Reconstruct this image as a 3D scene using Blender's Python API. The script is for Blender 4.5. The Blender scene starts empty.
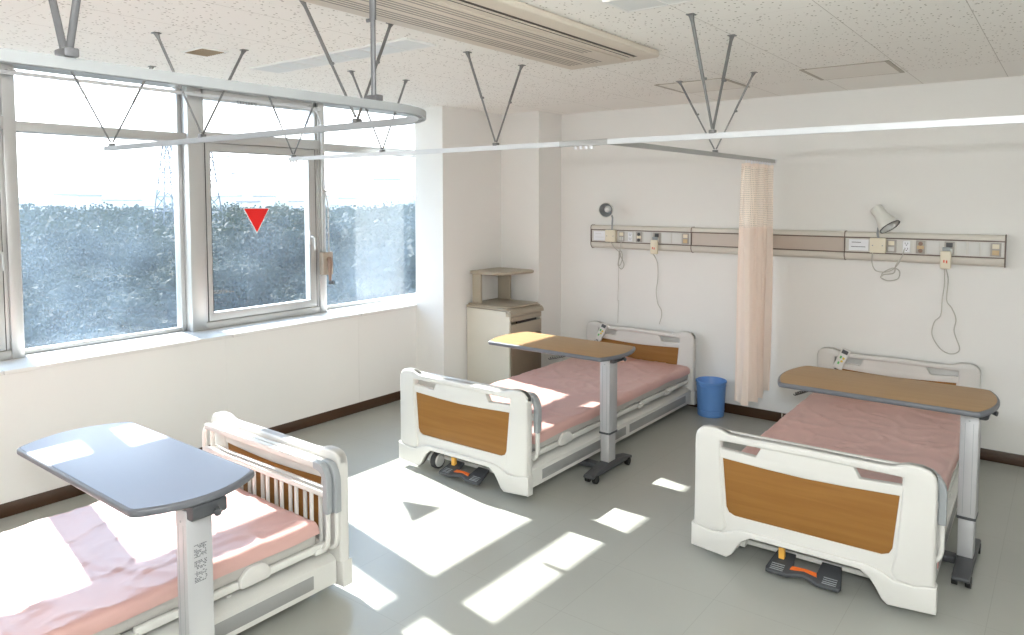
import bpy, bmesh, math, random
from mathutils import Vector, Matrix, noise
random.seed(7)
S = bpy.context.scene
COL = S.collection
PI = math.pi

# ------------------------------------------------------------------ materials
def mat(name, col, rough=.5, metal=0., spec=.5, var=0., vscale=6., bump=0., bscale=40., coat=0.):
    m = bpy.data.materials.new(name); m.use_nodes = True
    nt = m.node_tree; b = nt.nodes['Principled BSDF']
    b.inputs['Base Color'].default_value = (*col, 1)
    b.inputs['Roughness'].default_value = rough
    b.inputs['Metallic'].default_value = metal
    b.inputs['Specular IOR Level'].default_value = spec
    b.inputs['Coat Weight'].default_value = coat
    if var or bump:
        tc = nt.nodes.new('ShaderNodeTexCoord')
    if var:
        n = nt.nodes.new('ShaderNodeTexNoise'); n.inputs['Scale'].default_value = vscale; n.inputs['Detail'].default_value = 4
        nt.links.new(tc.outputs['Object'], n.inputs['Vector'])
        mx = nt.nodes.new('ShaderNodeMix'); mx.data_type = 'RGBA'
        mx.inputs['A'].default_value = (*[c * (1 - var) for c in col], 1)
        mx.inputs['B'].default_value = (*[min(1, c * (1 + var)) for c in col], 1)
        nt.links.new(n.outputs['Fac'], mx.inputs['Factor'])
        nt.links.new(mx.outputs['Result'], b.inputs['Base Color'])
    if bump:
        n2 = nt.nodes.new('ShaderNodeTexNoise'); n2.inputs['Scale'].default_value = bscale; n2.inputs['Detail'].default_value = 3
        nt.links.new(tc.outputs['Object'], n2.inputs['Vector'])
        bp = nt.nodes.new('ShaderNodeBump'); bp.inputs['Strength'].default_value = bump; bp.inputs['Distance'].default_value = .01
        nt.links.new(n2.outputs['Fac'], bp.inputs['Height'])
        nt.links.new(bp.outputs['Normal'], b.inputs['Normal'])
    return m

def N(nt, t, **kw):
    n = nt.nodes.new(t)
    for k, v in kw.items():
        setattr(n, k, v)
    return n

def mathn(nt, op, a, b=None):
    n = N(nt, 'ShaderNodeMath', operation=op)
    for i, v in enumerate((a, b)):
        if v is None: continue
        if hasattr(v, 'links'): nt.links.new(v, n.inputs[i])
        else: n.inputs[i].default_value = v
    return n.outputs[0]

def mixcol(nt, fac, A, B):
    mx = N(nt, 'ShaderNodeMix', data_type='RGBA')
    nt.links.new(fac, mx.inputs['Factor'])
    for s, v in (('A', A), ('B', B)):
        if hasattr(v, 'links'): nt.links.new(v, mx.inputs[s])
        else: mx.inputs[s].default_value = (*v, 1)
    return mx.outputs['Result']

def wood(name, c1, c2, axis, rough=.35):
    m = mat(name, c1, rough); nt = m.node_tree; b = nt.nodes['Principled BSDF']
    tc = N(nt, 'ShaderNodeTexCoord'); mp = N(nt, 'ShaderNodeMapping')
    sc = [38., 38., 38.]; sc[axis] = 2.2
    mp.inputs['Scale'].default_value = sc
    nt.links.new(tc.outputs['Object'], mp.inputs['Vector'])
    n = N(nt, 'ShaderNodeTexNoise'); n.inputs['Scale'].default_value = 1.; n.inputs['Detail'].default_value = 5; n.inputs['Distortion'].default_value = .6
    nt.links.new(mp.outputs['Vector'], n.inputs['Vector'])
    r = N(nt, 'ShaderNodeMapRange'); r.inputs['From Min'].default_value = .3; r.inputs['From Max'].default_value = .7
    nt.links.new(n.outputs['Fac'], r.inputs['Value'])
    nt.links.new(mixcol(nt, r.outputs['Result'], c1, c2), b.inputs['Base Color'])
    return m

def grid_lines(nt, vec, px, ox, py, oy, w):
    """1 on the joint lines of a px by py grid, else 0"""
    sp = N(nt, 'ShaderNodeSeparateXYZ'); nt.links.new(vec, sp.inputs[0])
    out = []
    for s, p, o, ww in ((sp.outputs[0], px, ox, w[0]), (sp.outputs[1], py, oy, w[1])):
        f = mathn(nt, 'FRACT', mathn(nt, 'DIVIDE', mathn(nt, 'SUBTRACT', s, o - 50 * p), p))
        d = mathn(nt, 'MINIMUM', f, mathn(nt, 'SUBTRACT', 1., f))
        out.append(mathn(nt, 'LESS_THAN', mathn(nt, 'MULTIPLY', d, p), ww))
    return out

M = {}
WALL = (.81, .80, .772)
M['wall'] = mat('wall paint', WALL, .6, spec=.3, var=.025, vscale=1.3, bump=.08, bscale=180)
M['ceiling'] = mat('mineral fibre ceiling', (.90, .885, .845), .85, spec=.1)
nt = M['ceiling'].node_tree; b = nt.nodes['Principled BSDF']
geo = N(nt, 'ShaderNodeNewGeometry')
vo = N(nt, 'ShaderNodeTexVoronoi'); vo.inputs['Scale'].default_value = 44; vo.inputs['Randomness'].default_value = 1.
mp = N(nt, 'ShaderNodeMapping'); mp.inputs['Scale'].default_value = (1, .75, 1)
nz = N(nt, 'ShaderNodeTexNoise'); nz.inputs['Scale'].default_value = 120
nt.links.new(geo.outputs['Position'], mp.inputs['Vector']); nt.links.new(mp.outputs['Vector'], vo.inputs['Vector']); nt.links.new(geo.outputs['Position'], nz.inputs['Vector'])
rad = mathn(nt, 'MULTIPLY', nz.outputs['Fac'], .36)
hole = mathn(nt, 'MULTIPLY', mathn(nt, 'LESS_THAN', vo.outputs['Distance'], rad), .8)
spc = N(nt, 'ShaderNodeSeparateXYZ'); nt.links.new(geo.outputs['Position'], spc.inputs[0])
hole = mathn(nt, 'MULTIPLY', hole, mathn(nt, 'LESS_THAN', spc.outputs[1], 4.815))      # plain border boards along the back wall
lx, ly = grid_lines(nt, geo.outputs['Position'], .4555, -.805, .911, 3.872, (.0016, .0009))
c = mixcol(nt, hole, (.90, .885, .845), (.30, .27, .23))
c = mixcol(nt, mathn(nt, 'MULTIPLY', ly, .35), c, (.33, .30, .26))
c = mixcol(nt, mathn(nt, 'MULTIPLY', lx, .55), c, (.30, .27, .23))
nt.links.new(c, b.inputs['Base Color'])

M['floor'] = mat('vinyl floor', (.40, .405, .365), .3, spec=.4)
nt = M['floor'].node_tree; b = nt.nodes['Principled BSDF']
geo = N(nt, 'ShaderNodeNewGeometry')
nz = N(nt, 'ShaderNodeTexNoise'); nz.inputs['Scale'].default_value = 2.2; nz.inputs['Detail'].default_value = 6
nz2 = N(nt, 'ShaderNodeTexNoise'); nz2.inputs['Scale'].default_value = 55; nz2.inputs['Detail'].default_value = 2
nt.links.new(geo.outputs['Position'], nz.inputs['Vector']); nt.links.new(geo.outputs['Position'], nz2.inputs['Vector'])
lx, ly = grid_lines(nt, geo.outputs['Position'], .4545, -2.03, .4545, 1.9, (.0012, .0012))
c = mixcol(nt, nz.outputs['Fac'], (.365, .37, .335), (.41, .415, .375))
sm = mathn(nt, 'GREATER_THAN', nz2.outputs['Fac'], .71)
c = mixcol(nt, mathn(nt, 'MULTIPLY', mathn(nt, 'MAXIMUM', lx, ly), .4), c, (.24, .235, .20))
nt.links.new(c, b.inputs['Base Color'])

M['ceilplain'] = mat('plain ceiling board', (.84, .82, .77), .8, spec=.1)
M['diffuser'] = mat('light diffuser', (.70, .72, .71), .35)
M['skirting'] = mat('dark vinyl skirting', (.058, .027, .012), .35, var=.15)
M['alu'] = mat('window aluminium', (.60, .60, .59), .36, metal=.6, var=.04, vscale=3)
M['gasket'] = mat('black gasket', (.02, .02, .02), .6)
M['sill'] = mat('painted sill', (.74, .73, .70), .35, var=.03)
M['white'] = mat('ivory bed plastic', (.67, .655, .62), .36, var=.015, vscale=3)
M['whitemetal'] = mat('white powder coat', (.72, .71, .67), .35, var=.02)
M['greyplastic'] = mat('grey plastic', (.34, .36, .37), .4)
M['midgrey'] = mat('chassis inset grey', (.33, .33, .32), .45)
M['dark'] = mat('dark grey plastic', (.065, .068, .073), .45)
M['black'] = mat('black rubber', (.012, .012, .012), .5)
M['steel'] = mat('brushed steel', (.62, .62, .61), .3, metal=.9)
M['rod'] = mat('zinc rod', (.22, .22, .22), .4, metal=.5)
M['track'] = mat('anodised curtain track', (.64, .655, .67), .4, metal=.1)
M['trackloop'] = mat('curtain track darkened for flash', (.34, .35, .355), .42, metal=.2)  # track colour darkened to offset the strong flash so near the loop
M['heavyrod'] = mat('zinc tube darkened for flash', (.15, .15, .155), .42, metal=.3)  # zinc colour darkened because the flash hits these rods from close by
M['trackgrey'] = mat('grey track joint', (.45, .45, .44), .4, metal=.4)
M['post'] = mat('satin aluminium post', (.52, .52, .53), .36, metal=.35, var=.03, vscale=3)
M['orange'] = mat('orange plastic', (.75, .16, .03), .4)
M['amber'] = mat('amber lever plastic', (.85, .45, .08), .4)
M['wood'] = wood('bed end wood laminate', (.30, .142, .036), (.25, .112, .026), 0, .42)
M['wood'].node_tree.nodes['Principled BSDF'].inputs['Specular IOR Level'].default_value = .25
M['tabletop'] = wood('table laminate', (.40, .25, .122), (.36, .22, .105), 0, .4)
M['tabletop'].node_tree.nodes['Principled BSDF'].inputs['Specular IOR Level'].default_value = .2
M['tabletopblue'] = mat('pale blue grey tabletop', (.33, .385, .50), .42, spec=.25, var=.02)  # this top is coloured pale blue-grey, the other tops brown
M['tableedge'] = mat('grey table edge', (.13, .135, .15), .4)
M['mattress'] = mat('grey mattress cloth', (.50, .48, .45), .7, bump=.2, bscale=90)
M['sheet'] = mat('pink rubberised sheet', (.64, .385, .345), .36, var=.05, vscale=5, bump=.12, bscale=14, spec=.85)
M['cream'] = mat('cream steel', (.70, .67, .58), .45, var=.03, vscale=2)
M['taupe'] = mat('taupe plastic', (.40, .35, .27), .42, var=.03)
M['brown'] = mat('brown laminate', (.25, .19, .135), .45)
M['panel'] = mat('bed head panel enamel', (.64, .605, .54), .4, var=.02)
M['fascia'] = mat('silver fascia', (.62, .60, .56), .35, metal=.2)
M['fasciabrown'] = mat('bronze fascia', (.50, .43, .37), .35, metal=.25)
M['module'] = mat('socket module', (.66, .655, .63), .4)
M['modulegrey'] = mat('grey module', (.40, .37, .33), .4)
M['brownline'] = mat('brown trim', (.15, .10, .075), .4)
M['handset'] = mat('ivory handset', (.78, .71, .56), .4)
M['beigekey'] = mat('tan key', (.58, .43, .25), .45)
M['red'] = mat('red film', (.85, .012, .01), .5)
M['redmark'] = mat('red print', (.75, .15, .08), .5)
M['green'] = mat('green button', (.10, .45, .12), .5)
M['yellow'] = mat('yellow button', (.75, .55, .06), .5)
M['paper'] = mat('white card', (.80, .81, .84), .6)
M['ink'] = mat('printed ink', (.12, .12, .13), .6)
M['blue'] = mat('blue plastic', (.13, .30, .66), .38, var=.05, vscale=8)
M['ac'] = mat('air conditioner plastic', (.66, .59, .50), .45)
M['acdark'] = mat('air slot', (.05, .035, .025), .6)
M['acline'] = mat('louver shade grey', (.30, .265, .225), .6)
M['vent'] = mat('tan vent grille', (.36, .28, .18), .5)
M['beigeframe'] = mat('beige hatch frame', (.42, .38, .32), .5)
M['lightwhite'] = mat('luminaire white', (.82, .82, .80), .4)
M['opener'] = mat('tan opener box', (.40, .33, .26), .5)
M['openerarm'] = mat('brown crank', (.27, .17, .12), .45)
M['cord'] = mat('pale cord', (.50, .48, .43), .5)
M['lampshade'] = mat('lamp enamel', (.72, .72, .67), .35)
M['lampinner'] = mat('lamp inner reflector', (.62, .62, .60), .35, metal=.1)
M['wrap'] = mat('clear wrap over the rails', (.62, .55, .50), .25)

# curtain cloth and net
M['curtain'] = mat('peach curtain cloth', (.94, .83, .745), .8, spec=.2, bump=.05, bscale=200)
nt = M['curtain'].node_tree; b = nt.nodes['Principled BSDF']; out = nt.nodes['Material Output']
tr = N(nt, 'ShaderNodeBsdfTranslucent'); tr.inputs['Color'].default_value = (.94, .82, .72, 1)
ms = N(nt, 'ShaderNodeMixShader'); ms.inputs[0].default_value = .32
nt.links.new(b.outputs[0], ms.inputs[1]); nt.links.new(tr.outputs[0], ms.inputs[2]); nt.links.new(ms.outputs[0], out.inputs[0])
M['net'] = mat('peach curtain net', (.93, .83, .73), .8, spec=.2)
nt = M['net'].node_tree; b = nt.nodes['Principled BSDF']; out = nt.nodes['Material Output']
tc = N(nt, 'ShaderNodeTexCoord'); mp = N(nt, 'ShaderNodeMapping'); mp.inputs['Scale'].default_value = (1, 1, 1)
nt.links.new(tc.outputs['UV'], mp.inputs['Vector'])
sp = N(nt, 'ShaderNodeSeparateXYZ'); nt.links.new(mp.outputs['Vector'], sp.inputs[0])
def cell(s, f, th):
    return mathn(nt, 'GREATER_THAN', mathn(nt, 'FRACT', mathn(nt, 'MULTIPLY', s, f)), th)
gap = mathn(nt, 'MULTIPLY', cell(sp.outputs[0], 210., .42), cell(sp.outputs[1], 130., .38))
tp = N(nt, 'ShaderNodeBsdfTransparent'); ms = N(nt, 'ShaderNodeMixShader')
nt.links.new(mathn(nt, 'MULTIPLY', gap, .45), ms.inputs[0]); nt.links.new(b.outputs[0], ms.inputs[1]); nt.links.new(tp.outputs[0], ms.inputs[2]); nt.links.new(ms.outputs[0], out.inputs[0])

# dusty window glass: clear, mirrors a little, a thin film of dust, tinted blue to give the haze, catches the sun
def glass(name, dust):
    m = bpy.data.materials.new(name); m.use_nodes = True; nt = m.node_tree; nt.nodes.clear()
    out = N(nt, 'ShaderNodeOutputMaterial')
    tp = N(nt, 'ShaderNodeBsdfTransparent'); tp.inputs[0].default_value = (.93, .955, .975, 1)
    gl = N(nt, 'ShaderNodeBsdfGlossy'); gl.inputs['Roughness'].default_value = .0
    lw = N(nt, 'ShaderNodeLayerWeight'); lw.inputs['Blend'].default_value = .5
    m1 = N(nt, 'ShaderNodeMixShader')
    nt.links.new(mathn(nt, 'ADD', mathn(nt, 'MULTIPLY', mathn(nt, 'POWER', lw.outputs['Facing'], 5.), .94), .05), m1.inputs[0])
    nt.links.new(tp.outputs[0], m1.inputs[1]); nt.links.new(gl.outputs[0], m1.inputs[2])
    df = N(nt, 'ShaderNodeBsdfTranslucent'); df.inputs[0].default_value = (.58, .78, 1., 1)
    geo = N(nt, 'ShaderNodeNewGeometry')
    n1 = N(nt, 'ShaderNodeTexNoise'); n1.inputs['Scale'].default_value = 150; n1.inputs['Detail'].default_value = 3
    n2 = N(nt, 'ShaderNodeTexNoise'); n2.inputs['Scale'].default_value = 2.0; n2.inputs['Detail'].default_value = 5
    mp = N(nt, 'ShaderNodeMapping'); mp.inputs['Scale'].default_value = (1, 1, .45)
    nt.links.new(geo.outputs['Position'], mp.inputs['Vector']); nt.links.new(mp.outputs['Vector'], n1.inputs['Vector']); nt.links.new(geo.outputs['Position'], n2.inputs['Vector'])
    k = N(nt, 'ShaderNodeMapRange'); k.inputs['From Min'].default_value = .45; k.inputs['From Max'].default_value = .75
    nt.links.new(n1.outputs['Fac'], k.inputs['Value'])
    k2 = N(nt, 'ShaderNodeMapRange'); k2.inputs['From Min'].default_value = .3; k2.inputs['From Max'].default_value = .7; k2.inputs['To Min'].default_value = .5; k2.inputs['To Max'].default_value = 1.3
    nt.links.new(n2.outputs['Fac'], k2.inputs['Value'])
    f = mathn(nt, 'MULTIPLY', mathn(nt, 'MULTIPLY', mathn(nt, 'ADD', mathn(nt, 'MULTIPLY', k.outputs[0], 1.6), .55), k2.outputs[0]), dust)
    m2 = N(nt, 'ShaderNodeMixShader'); nt.links.new(f, m2.inputs[0]); nt.links.new(m1.outputs[0], m2.inputs[1]); nt.links.new(df.outputs[0], m2.inputs[2])
    nt.links.new(m2.outputs[0], out.inputs[0])
    return m
M['glass'] = glass('dusty window glass', .037)
M['glassclean'] = glass('window glass', .021)

# ------------------------------------------------------------------ mesh helpers
def bbox_box(bm, x0, x1, y0, y1, z0, z1, bev=0., seg=2):
    t = bmesh.new(); bmesh.ops.create_cube(t, size=1)
    for v in t.verts:
        v.co = Vector(((x0 + x1) / 2 + v.co.x * (x1 - x0), (y0 + y1) / 2 + v.co.y * (y1 - y0), (z0 + z1) / 2 + v.co.z * (z1 - z0)))
    if bev:
        bmesh.ops.bevel(t, geom=t.edges[:], offset=min(bev, .49 * min(abs(x1 - x0), abs(y1 - y0), abs(z1 - z0))), segments=seg, affect='EDGES', profile=.5)
    merge(bm, t)

def merge(bm, t, mx=None):
    if mx is not None: bmesh.ops.transform(t, matrix=mx, verts=t.verts[:])
    me = bpy.data.meshes.new('tmp'); t.to_mesh(me); t.free(); bm.from_mesh(me); bpy.data.meshes.remove(me)

class MB:
    def __init__(s): s.bm = bmesh.new()
    def box(s, x0, x1, y0, y1, z0, z1, bev=0., seg=2): bbox_box(s.bm, x0, x1, y0, y1, z0, z1, bev, seg); return s
    def obox(s, size, mx, bev=0.):
        t = bmesh.new(); a, b_, c_ = size; bbox_box(t, -a / 2, a / 2, -b_ / 2, b_ / 2, -c_ / 2, c_ / 2, bev); merge(s.bm, t, mx); return s
    def tube(s, pts, r, n=8, cyc=False, rs=None):
        pts = [Vector(p) for p in pts]; rings = []; L = len(pts); ref = None
        for i, p in enumerate(pts):
            if cyc: d = pts[(i + 1) % L] - pts[i - 1]
            else: d = pts[min(i + 1, L - 1)] - pts[max(i - 1, 0)]
            d.normalize()
            if ref is None:
                ref = Vector((0, 0, 1)) if abs(d.z) < .9 else Vector((1, 0, 0))
            u = d.cross(ref)
            if u.length < 1e-4: u = d.orthogonal()
            u.normalize(); ref = u.cross(d).normalized(); v = ref
            rr = rs[i] if rs else r
            rings.append([s.bm.verts.new(p + (u * math.cos(2 * PI * k / n) + v * math.sin(2 * PI * k / n)) * rr) for k in range(n)])
        for i in range(L if cyc else L - 1):
            a, b_ = rings[i], rings[(i + 1) % L]
            for k in range(n): s.bm.faces.new((a[k], a[(k + 1) % n], b_[(k + 1) % n], b_[k]))
        if not cyc:
            s.bm.faces.new(rings[0][::-1]); s.bm.faces.new(rings[-1])
        return s
    def cyl(s, p0, p1, r0, r1=None, n=20):
        return s.tube([p0, p1], r0, n, rs=[r0, r0 if r1 is None else r1])
    def lathe(s, prof, mx, n=24, cap=False):
        rings = []
        for r, z in prof: rings.append([s.bm.verts.new(mx @ Vector((r * math.cos(2 * PI * k / n), r * math.sin(2 * PI * k / n), z))) for k in range(n)])
        for a, b_ in zip(rings, rings[1:]):
            for k in range(n): s.bm.faces.new((a[k], a[(k + 1) % n], b_[(k + 1) % n], b_[k]))
        if cap: s.bm.faces.new(rings[0][::-1]); s.bm.faces.new(rings[-1])
        return s
    def prism(s, poly, axis, a0, a1, bev=0.):
        """poly: 2-D outline in the two other axes (x,y,z order kept), extruded along axis"""
        t = bmesh.new()
        def P(u, v, w): return {0: (w, u, v), 1: (u, w, v), 2: (u, v, w)}[axis]
        A = [t.verts.new(P(u, v, a0)) for u, v in poly]; B = [t.verts.new(P(u, v, a1)) for u, v in poly]
        fa = t.faces.new(A); fb = t.faces.new(B[::-1]); n = len(A)
        for i in range(n): t.faces.new((A[i], B[i], B[(i + 1) % n], A[(i + 1) % n]))
        bmesh.ops.recalc_face_normals(t, faces=t.faces[:])
        if bev:
            es = [e for e in t.edges if fa in e.link_faces or fb in e.link_faces]
            bmesh.ops.bevel(t, geom=es, offset=bev, segments=2, affect='EDGES', profile=.5)
        merge(s.bm, t); return s
    def plate(s, outlines, axis, a0, a1, bev=.004):
        """outlines: outer loop then hole loops; filled, extruded along axis with rounded rims"""
        cu = bpy.data.curves.new('tmpc', 'CURVE'); cu.dimensions = '2D'; cu.fill_mode = 'BOTH'
        for o in outlines:
            sp = cu.splines.new('POLY'); sp.points.add(len(o) - 1); sp.use_cyclic_u = True
            for p, q in zip(sp.points, o): p.co = (q[0], q[1], 0, 1)
        cu.extrude = abs(a1 - a0) / 2 - bev; cu.bevel_depth = bev; cu.bevel_resolution = 2; cu.offset = -bev
        ob = bpy.data.objects.new('tmpo', cu); COL.objects.link(ob)
        dg = bpy.context.evaluated_depsgraph_get(); me = bpy.data.meshes.new_from_object(ob.evaluated_get(dg))
        mid = (a0 + a1) / 2
        t = bmesh.new(); t.from_mesh(me)
        for v in t.verts:
            u, w, h = v.co; v.co = {0: (h + mid, u, w), 1: (u, h + mid, w), 2: (u, w, h + mid)}[axis]
        bmesh.ops.remove_doubles(t, verts=t.verts[:], dist=1e-5)
        bmesh.ops.recalc_face_normals(t, faces=t.faces[:])
        merge(s.bm, t)
        bpy.data.objects.remove(ob); bpy.data.curves.remove(cu); bpy.data.meshes.remove(me)
        return s
    def build(s, name, m, parent=None, smooth=True, angle=35):
        me = bpy.data.meshes.new(name); bm = s.bm
        o = bpy.data.objects.new(name, me); COL.objects.link(o)
        if parent is not None:
            o.parent = parent; w = Vector((0, 0, 0)); q = parent
            while q: w += q.location; q = q.parent
            bmesh.ops.translate(bm, vec=-w, verts=bm.verts[:])
        bmesh.ops.recalc_face_normals(bm, faces=bm.faces[:])
        bm.to_mesh(me); bm.free(); me.materials.append(m)
        if smooth:
            me.polygons.foreach_set('use_smooth', [True] * len(me.polygons))
            me.set_sharp_from_angle(angle=math.radians(angle))
        return o
def box(*a, **k): return MB().box(*a, **k)

def tag(o, label=None, cat=None, group=None, kind=None):
    if label: o['label'] = label
    if cat: o['category'] = cat
    if group: o['group'] = group
    if kind: o['kind'] = kind
    return o
def thing(name, label, cat, loc=(0, 0, 0), group=None):
    o = bpy.data.objects.new(name, None); COL.objects.link(o); o.location = loc; o.empty_display_size = .1
    return tag(o, label, cat, group)
def struct(o, label=None):
    o['kind'] = 'structure'
    if label: o['label'] = label
    return o
def dup(root, loc, rotz=0., label=None):
    r = root.copy(); COL.objects.link(r); r.location = loc; r.rotation_euler = (0, 0, rotz)
    if label: r['label'] = label
    for ch in list(root.children):
        c = ch.copy(); COL.objects.link(c); c.parent = r
        for g in ch.children:
            d = g.copy(); COL.objects.link(d); d.parent = c
    return r
def rounded(poly, r, n=5):
    """round every corner of a closed 2-D polygon; r a number or one per corner"""
    out = []; L = len(poly)
    for i in range(L):
        p = Vector(poly[i]); a = Vector(poly[i - 1]) - p; c_ = Vector(poly[(i + 1) % L]) - p
        rr = r[i] if isinstance(r, (list, tuple)) else r
        rr = min(rr, .48 * a.length, .48 * c_.length)
        if rr < 1e-4: out.append(tuple(p)); continue
        A = p + a.normalized() * rr; C_ = p + c_.normalized() * rr
        for k in range(n + 1):
            t = k / n; out.append(tuple(A * (1 - t) ** 2 + p * 2 * t * (1 - t) + C_ * t * t))
    return out

# ------------------------------------------------------------------ the room
XL, YB, ZC = -4.343, 5.394, 2.39
YF, XR = -.46, 1.25
XW = -4.61                                     # inner face of the window frames
struct(box(-4.9, XR, YF - .1, YB + .1, -.12, 0).build('floor', M['floor'], smooth=False))
struct(box(-4.70, XR, YF - .1, YB + .1, ZC, ZC + .12).build('ceiling', M['ceiling'], smooth=False))
struct(box(-4.95, XR, YB, YB + .12, 0, ZC).build('wall_back', M['wall'], smooth=False))
struct(box(-4.95, XR, YF - .12, YF, 0, ZC).build('wall_front', M['wall'], smooth=False))
struct(box(XR, XR + .12, YF - .12, YB + .12, -.12, ZC + .12).build('wall_right', M['wall'], smooth=False))
w = box(-4.86, XL, YF, 5.0, 0, .742)
w.box(-4.95, -4.3431, 5.0, YB, 0, ZC)
struct(w.build('wall_left', M['wall'], smooth=False))
p = box(XL, -4.03, 4.302, YB, 0, ZC); struct(p.build('pillar_left', M['wall'], smooth=False))
p = box(-4.03, -3.62, 5.055, YB, 0, ZC); struct(p.build('pillar_back', M['wall'], smooth=False))
s = MB(); s.box(XL - .02, XL + .008, YF, 4.302, 0, .074, .003)
struct(s.build('baseboard_left', M['skirting']))
s = MB(); s.box(-3.62, XR, YB - .010, YB, 0, .074, .003)
struct(s.build('baseboard_back', M['skirting']))
s = MB(); s.box(-4.03, -4.022, 4.302, 5.055, 0, .074); s.box(XL, -4.03, 4.294, 4.302, 0, .074); s.box(-4.03, -3.62, 5.047, 5.055, 0, .074); s.box(-3.62, -3.612, 5.055, YB, 0, .074)
struct(s.build('baseboard_pillar', M['skirting']))
# pale joint strips in the skirting
s = MB()
for y in (.99, 2.52): s.box(XL + .006, XL + .0092, y, y + .005, .002, .074)
for x in (-1.655,): s.box(x, x + .005, YB - .0112, YB - .009, .002, .074)
struct(s.build('trim_1', M['cream'], smooth=False))
# window sill board with its lip
s = MB()
prev = YF
for y in (1.335, 2.62, 3.705, 4.302):
    s.box(-4.84, XL + .012, prev, y - .0015, .742, .766, .003); prev = y + .0015
s.box(-4.84, XL - .001, 4.302, 5.0, .742, .766)
struct(s.build('trim_2', M['sill']))
# head of the window recess
s = box(-4.70, -4.58, YF, 5.0, 2.376, ZC, .003); struct(s.build('trim_3', M['alu']))
# wall joint seams: thin vertical cover strips
s = MB()
for y in (1.30, 2.575, 3.68): s.box(XL, XL + .0012, y, y + .003, .075, .742)
struct(s.build('trim_4', M['wall'], smooth=False))
struct(box(-4.95, -4.344, 5.0, 5.08, .742, ZC).build('wall_reveal', M['wall'], smooth=False))

# windows ------------------------------------------------------------
def fixed_window(name, y0, y1, g='glass', label=''):
    r = bpy.data.objects.new(name, None); COL.objects.link(r); r.location = (XW, (y0 + y1) / 2, .77); struct(r, label)
    f = MB()
    f.box(-4.74, -4.70, y0, y1, .766, .792, .003); f.box(-4.74, -4.69, y0, y1, 2.376, 2.39, .002)
    f.box(-4.76, -4.63, y0, y1, 2.022, 2.078, .004)
    f.box(-4.76, -4.69, y0, y0 + .028, .766, 2.38, .003); f.box(-4.76, -4.69, y1 - .028, y1, .766, 2.38, .003)
    f.build('window_frame', M['alu'], r)
    box(-4.726, -4.720, y0 + .02, y1 - .02, .785, 2.03).build('pane', M[g], r, smooth=False)
    box(-4.726, -4.720, y0 + .02, y1 - .02, 2.07, 2.38).build('pane', M['glassclean'], r, smooth=False)
    return r
def sash_window(name, y0, y1, g='glassclean', label='', handle_y=None):
    r = bpy.data.objects.new(name, None); COL.objects.link(r); r.location = (XW, (y0 + y1) / 2, .77); struct(r, label)
    f = MB()
    f.box(-4.76, -4.615, y0, y1, .766, .816, .004); f.box(-4.70, -4.625, y0, y1, 2.315, 2.39, .003)
    f.box(-4.76, -4.60, y0, y1, 2.025, 2.095, .004)
    f.box(-4.76, -4.625, y0, y0 + .022, .766, 2.38, .003); f.box(-4.76, -4.625, y1 - .022, y1, .766, 2.38, .003)
    f.build('window_frame', M['alu'], r)
    z0, z1 = .818, 2.022; a, b_ = y0 + .024, y1 - .024; w_ = .058
    s = MB().plate([[(a, z0), (b_, z0), (b_, z1), (a, z1)], [(a + .035, z0 + .055), (a + .035, z1 - .055), (b_ - w_, z1 - .055), (b_ - w_, z0 + .055)]], 0, -4.685, -4.622, .003)
    sh = s.build('sash', M['alu'], r)
    k = MB()
    for q in (y0 + .0225, y1 - .0232): k.box(-4.66, -4.621, q - .001, q + .0015, z0, z1)
    k.box(-4.6213, -4.6203, a + .033, a + .0355, z0 + .055, z1 - .055); k.box(-4.6213, -4.6203, b_ - w_ - .0005, b_ - w_ + .002, z0 + .055, z1 - .055)
    k.box(-4.6213, -4.6203, a + .03, b_ - w_, z1 - .0555, z1 - .053)
    k.build('gasket', M['gasket'], sh, smooth=False)
    box(-4.655, -4.650, a + .03, b_ - w_ + .005, z0 + .05, z1 - .05).build('pane', M[g], sh, smooth=False)
    box(-4.70, -4.694, y0 + .015, y1 - .015, 2.09, 2.32).build('pane', M['glassclean'], r, smooth=False)
    hy = handle_y
    h = MB(); h.box(-4.622, -4.606, hy - .012, hy + .012, 1.30, 1.40, .004); h.tube([(-4.606, hy, 1.36), (-4.585, hy, 1.36), (-4.58, hy + .012, 1.35), (-4.58, hy + .014, 1.26)], .008)
    h.build('window_handle', M['steel'], r)
    return r
fixed_window('window_1', -.45, .43, label='clear fixed window pane nearest the camera')
sash_window('window_2', .53, 1.464, label='hinged window with black gaskets at the edge of the picture', handle_y=1.42)
fixed_window('window_3', 1.525, 2.50, label='wide fixed window between two aluminium mullions')
sash_window('window_4', 2.60, 3.535, label='hinged window carrying the red triangle', handle_y=3.455)
fixed_window('window_5', 3.597, 5.0, label='fixed window beside the white pillar')
# mullions
for i, (y0, y1, d) in enumerate(((.43, .53, 0), (1.464, 1.525, 0), (2.50, 2.60, 0), (3.535, 3.597, .0))):
    s = box(-4.73, XW, y0, y1, .766, 2.385, .004)
    struct(s.build('trim_%d' % (5 + i), M['alu']))

# red triangle on the pane: emergency entry mark, flat film
t = MB().prism([(2.921, 1.577), (3.118, 1.577), (3.0195, 1.410)], 0, -4.6495, -4.6485)
o = t.build('triangle_sticker', M['red'], smooth=False)
tag(o, 'red downward triangle sticker on the window pane', 'sticker')
t = MB().prism([(2.912, 1.582), (3.127, 1.582), (3.0195, 1.399)], 0, -4.6499, -4.6496)
q = t.build('white_border', M['paper'], o, smooth=False); q['label'] = 'white border'

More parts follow.
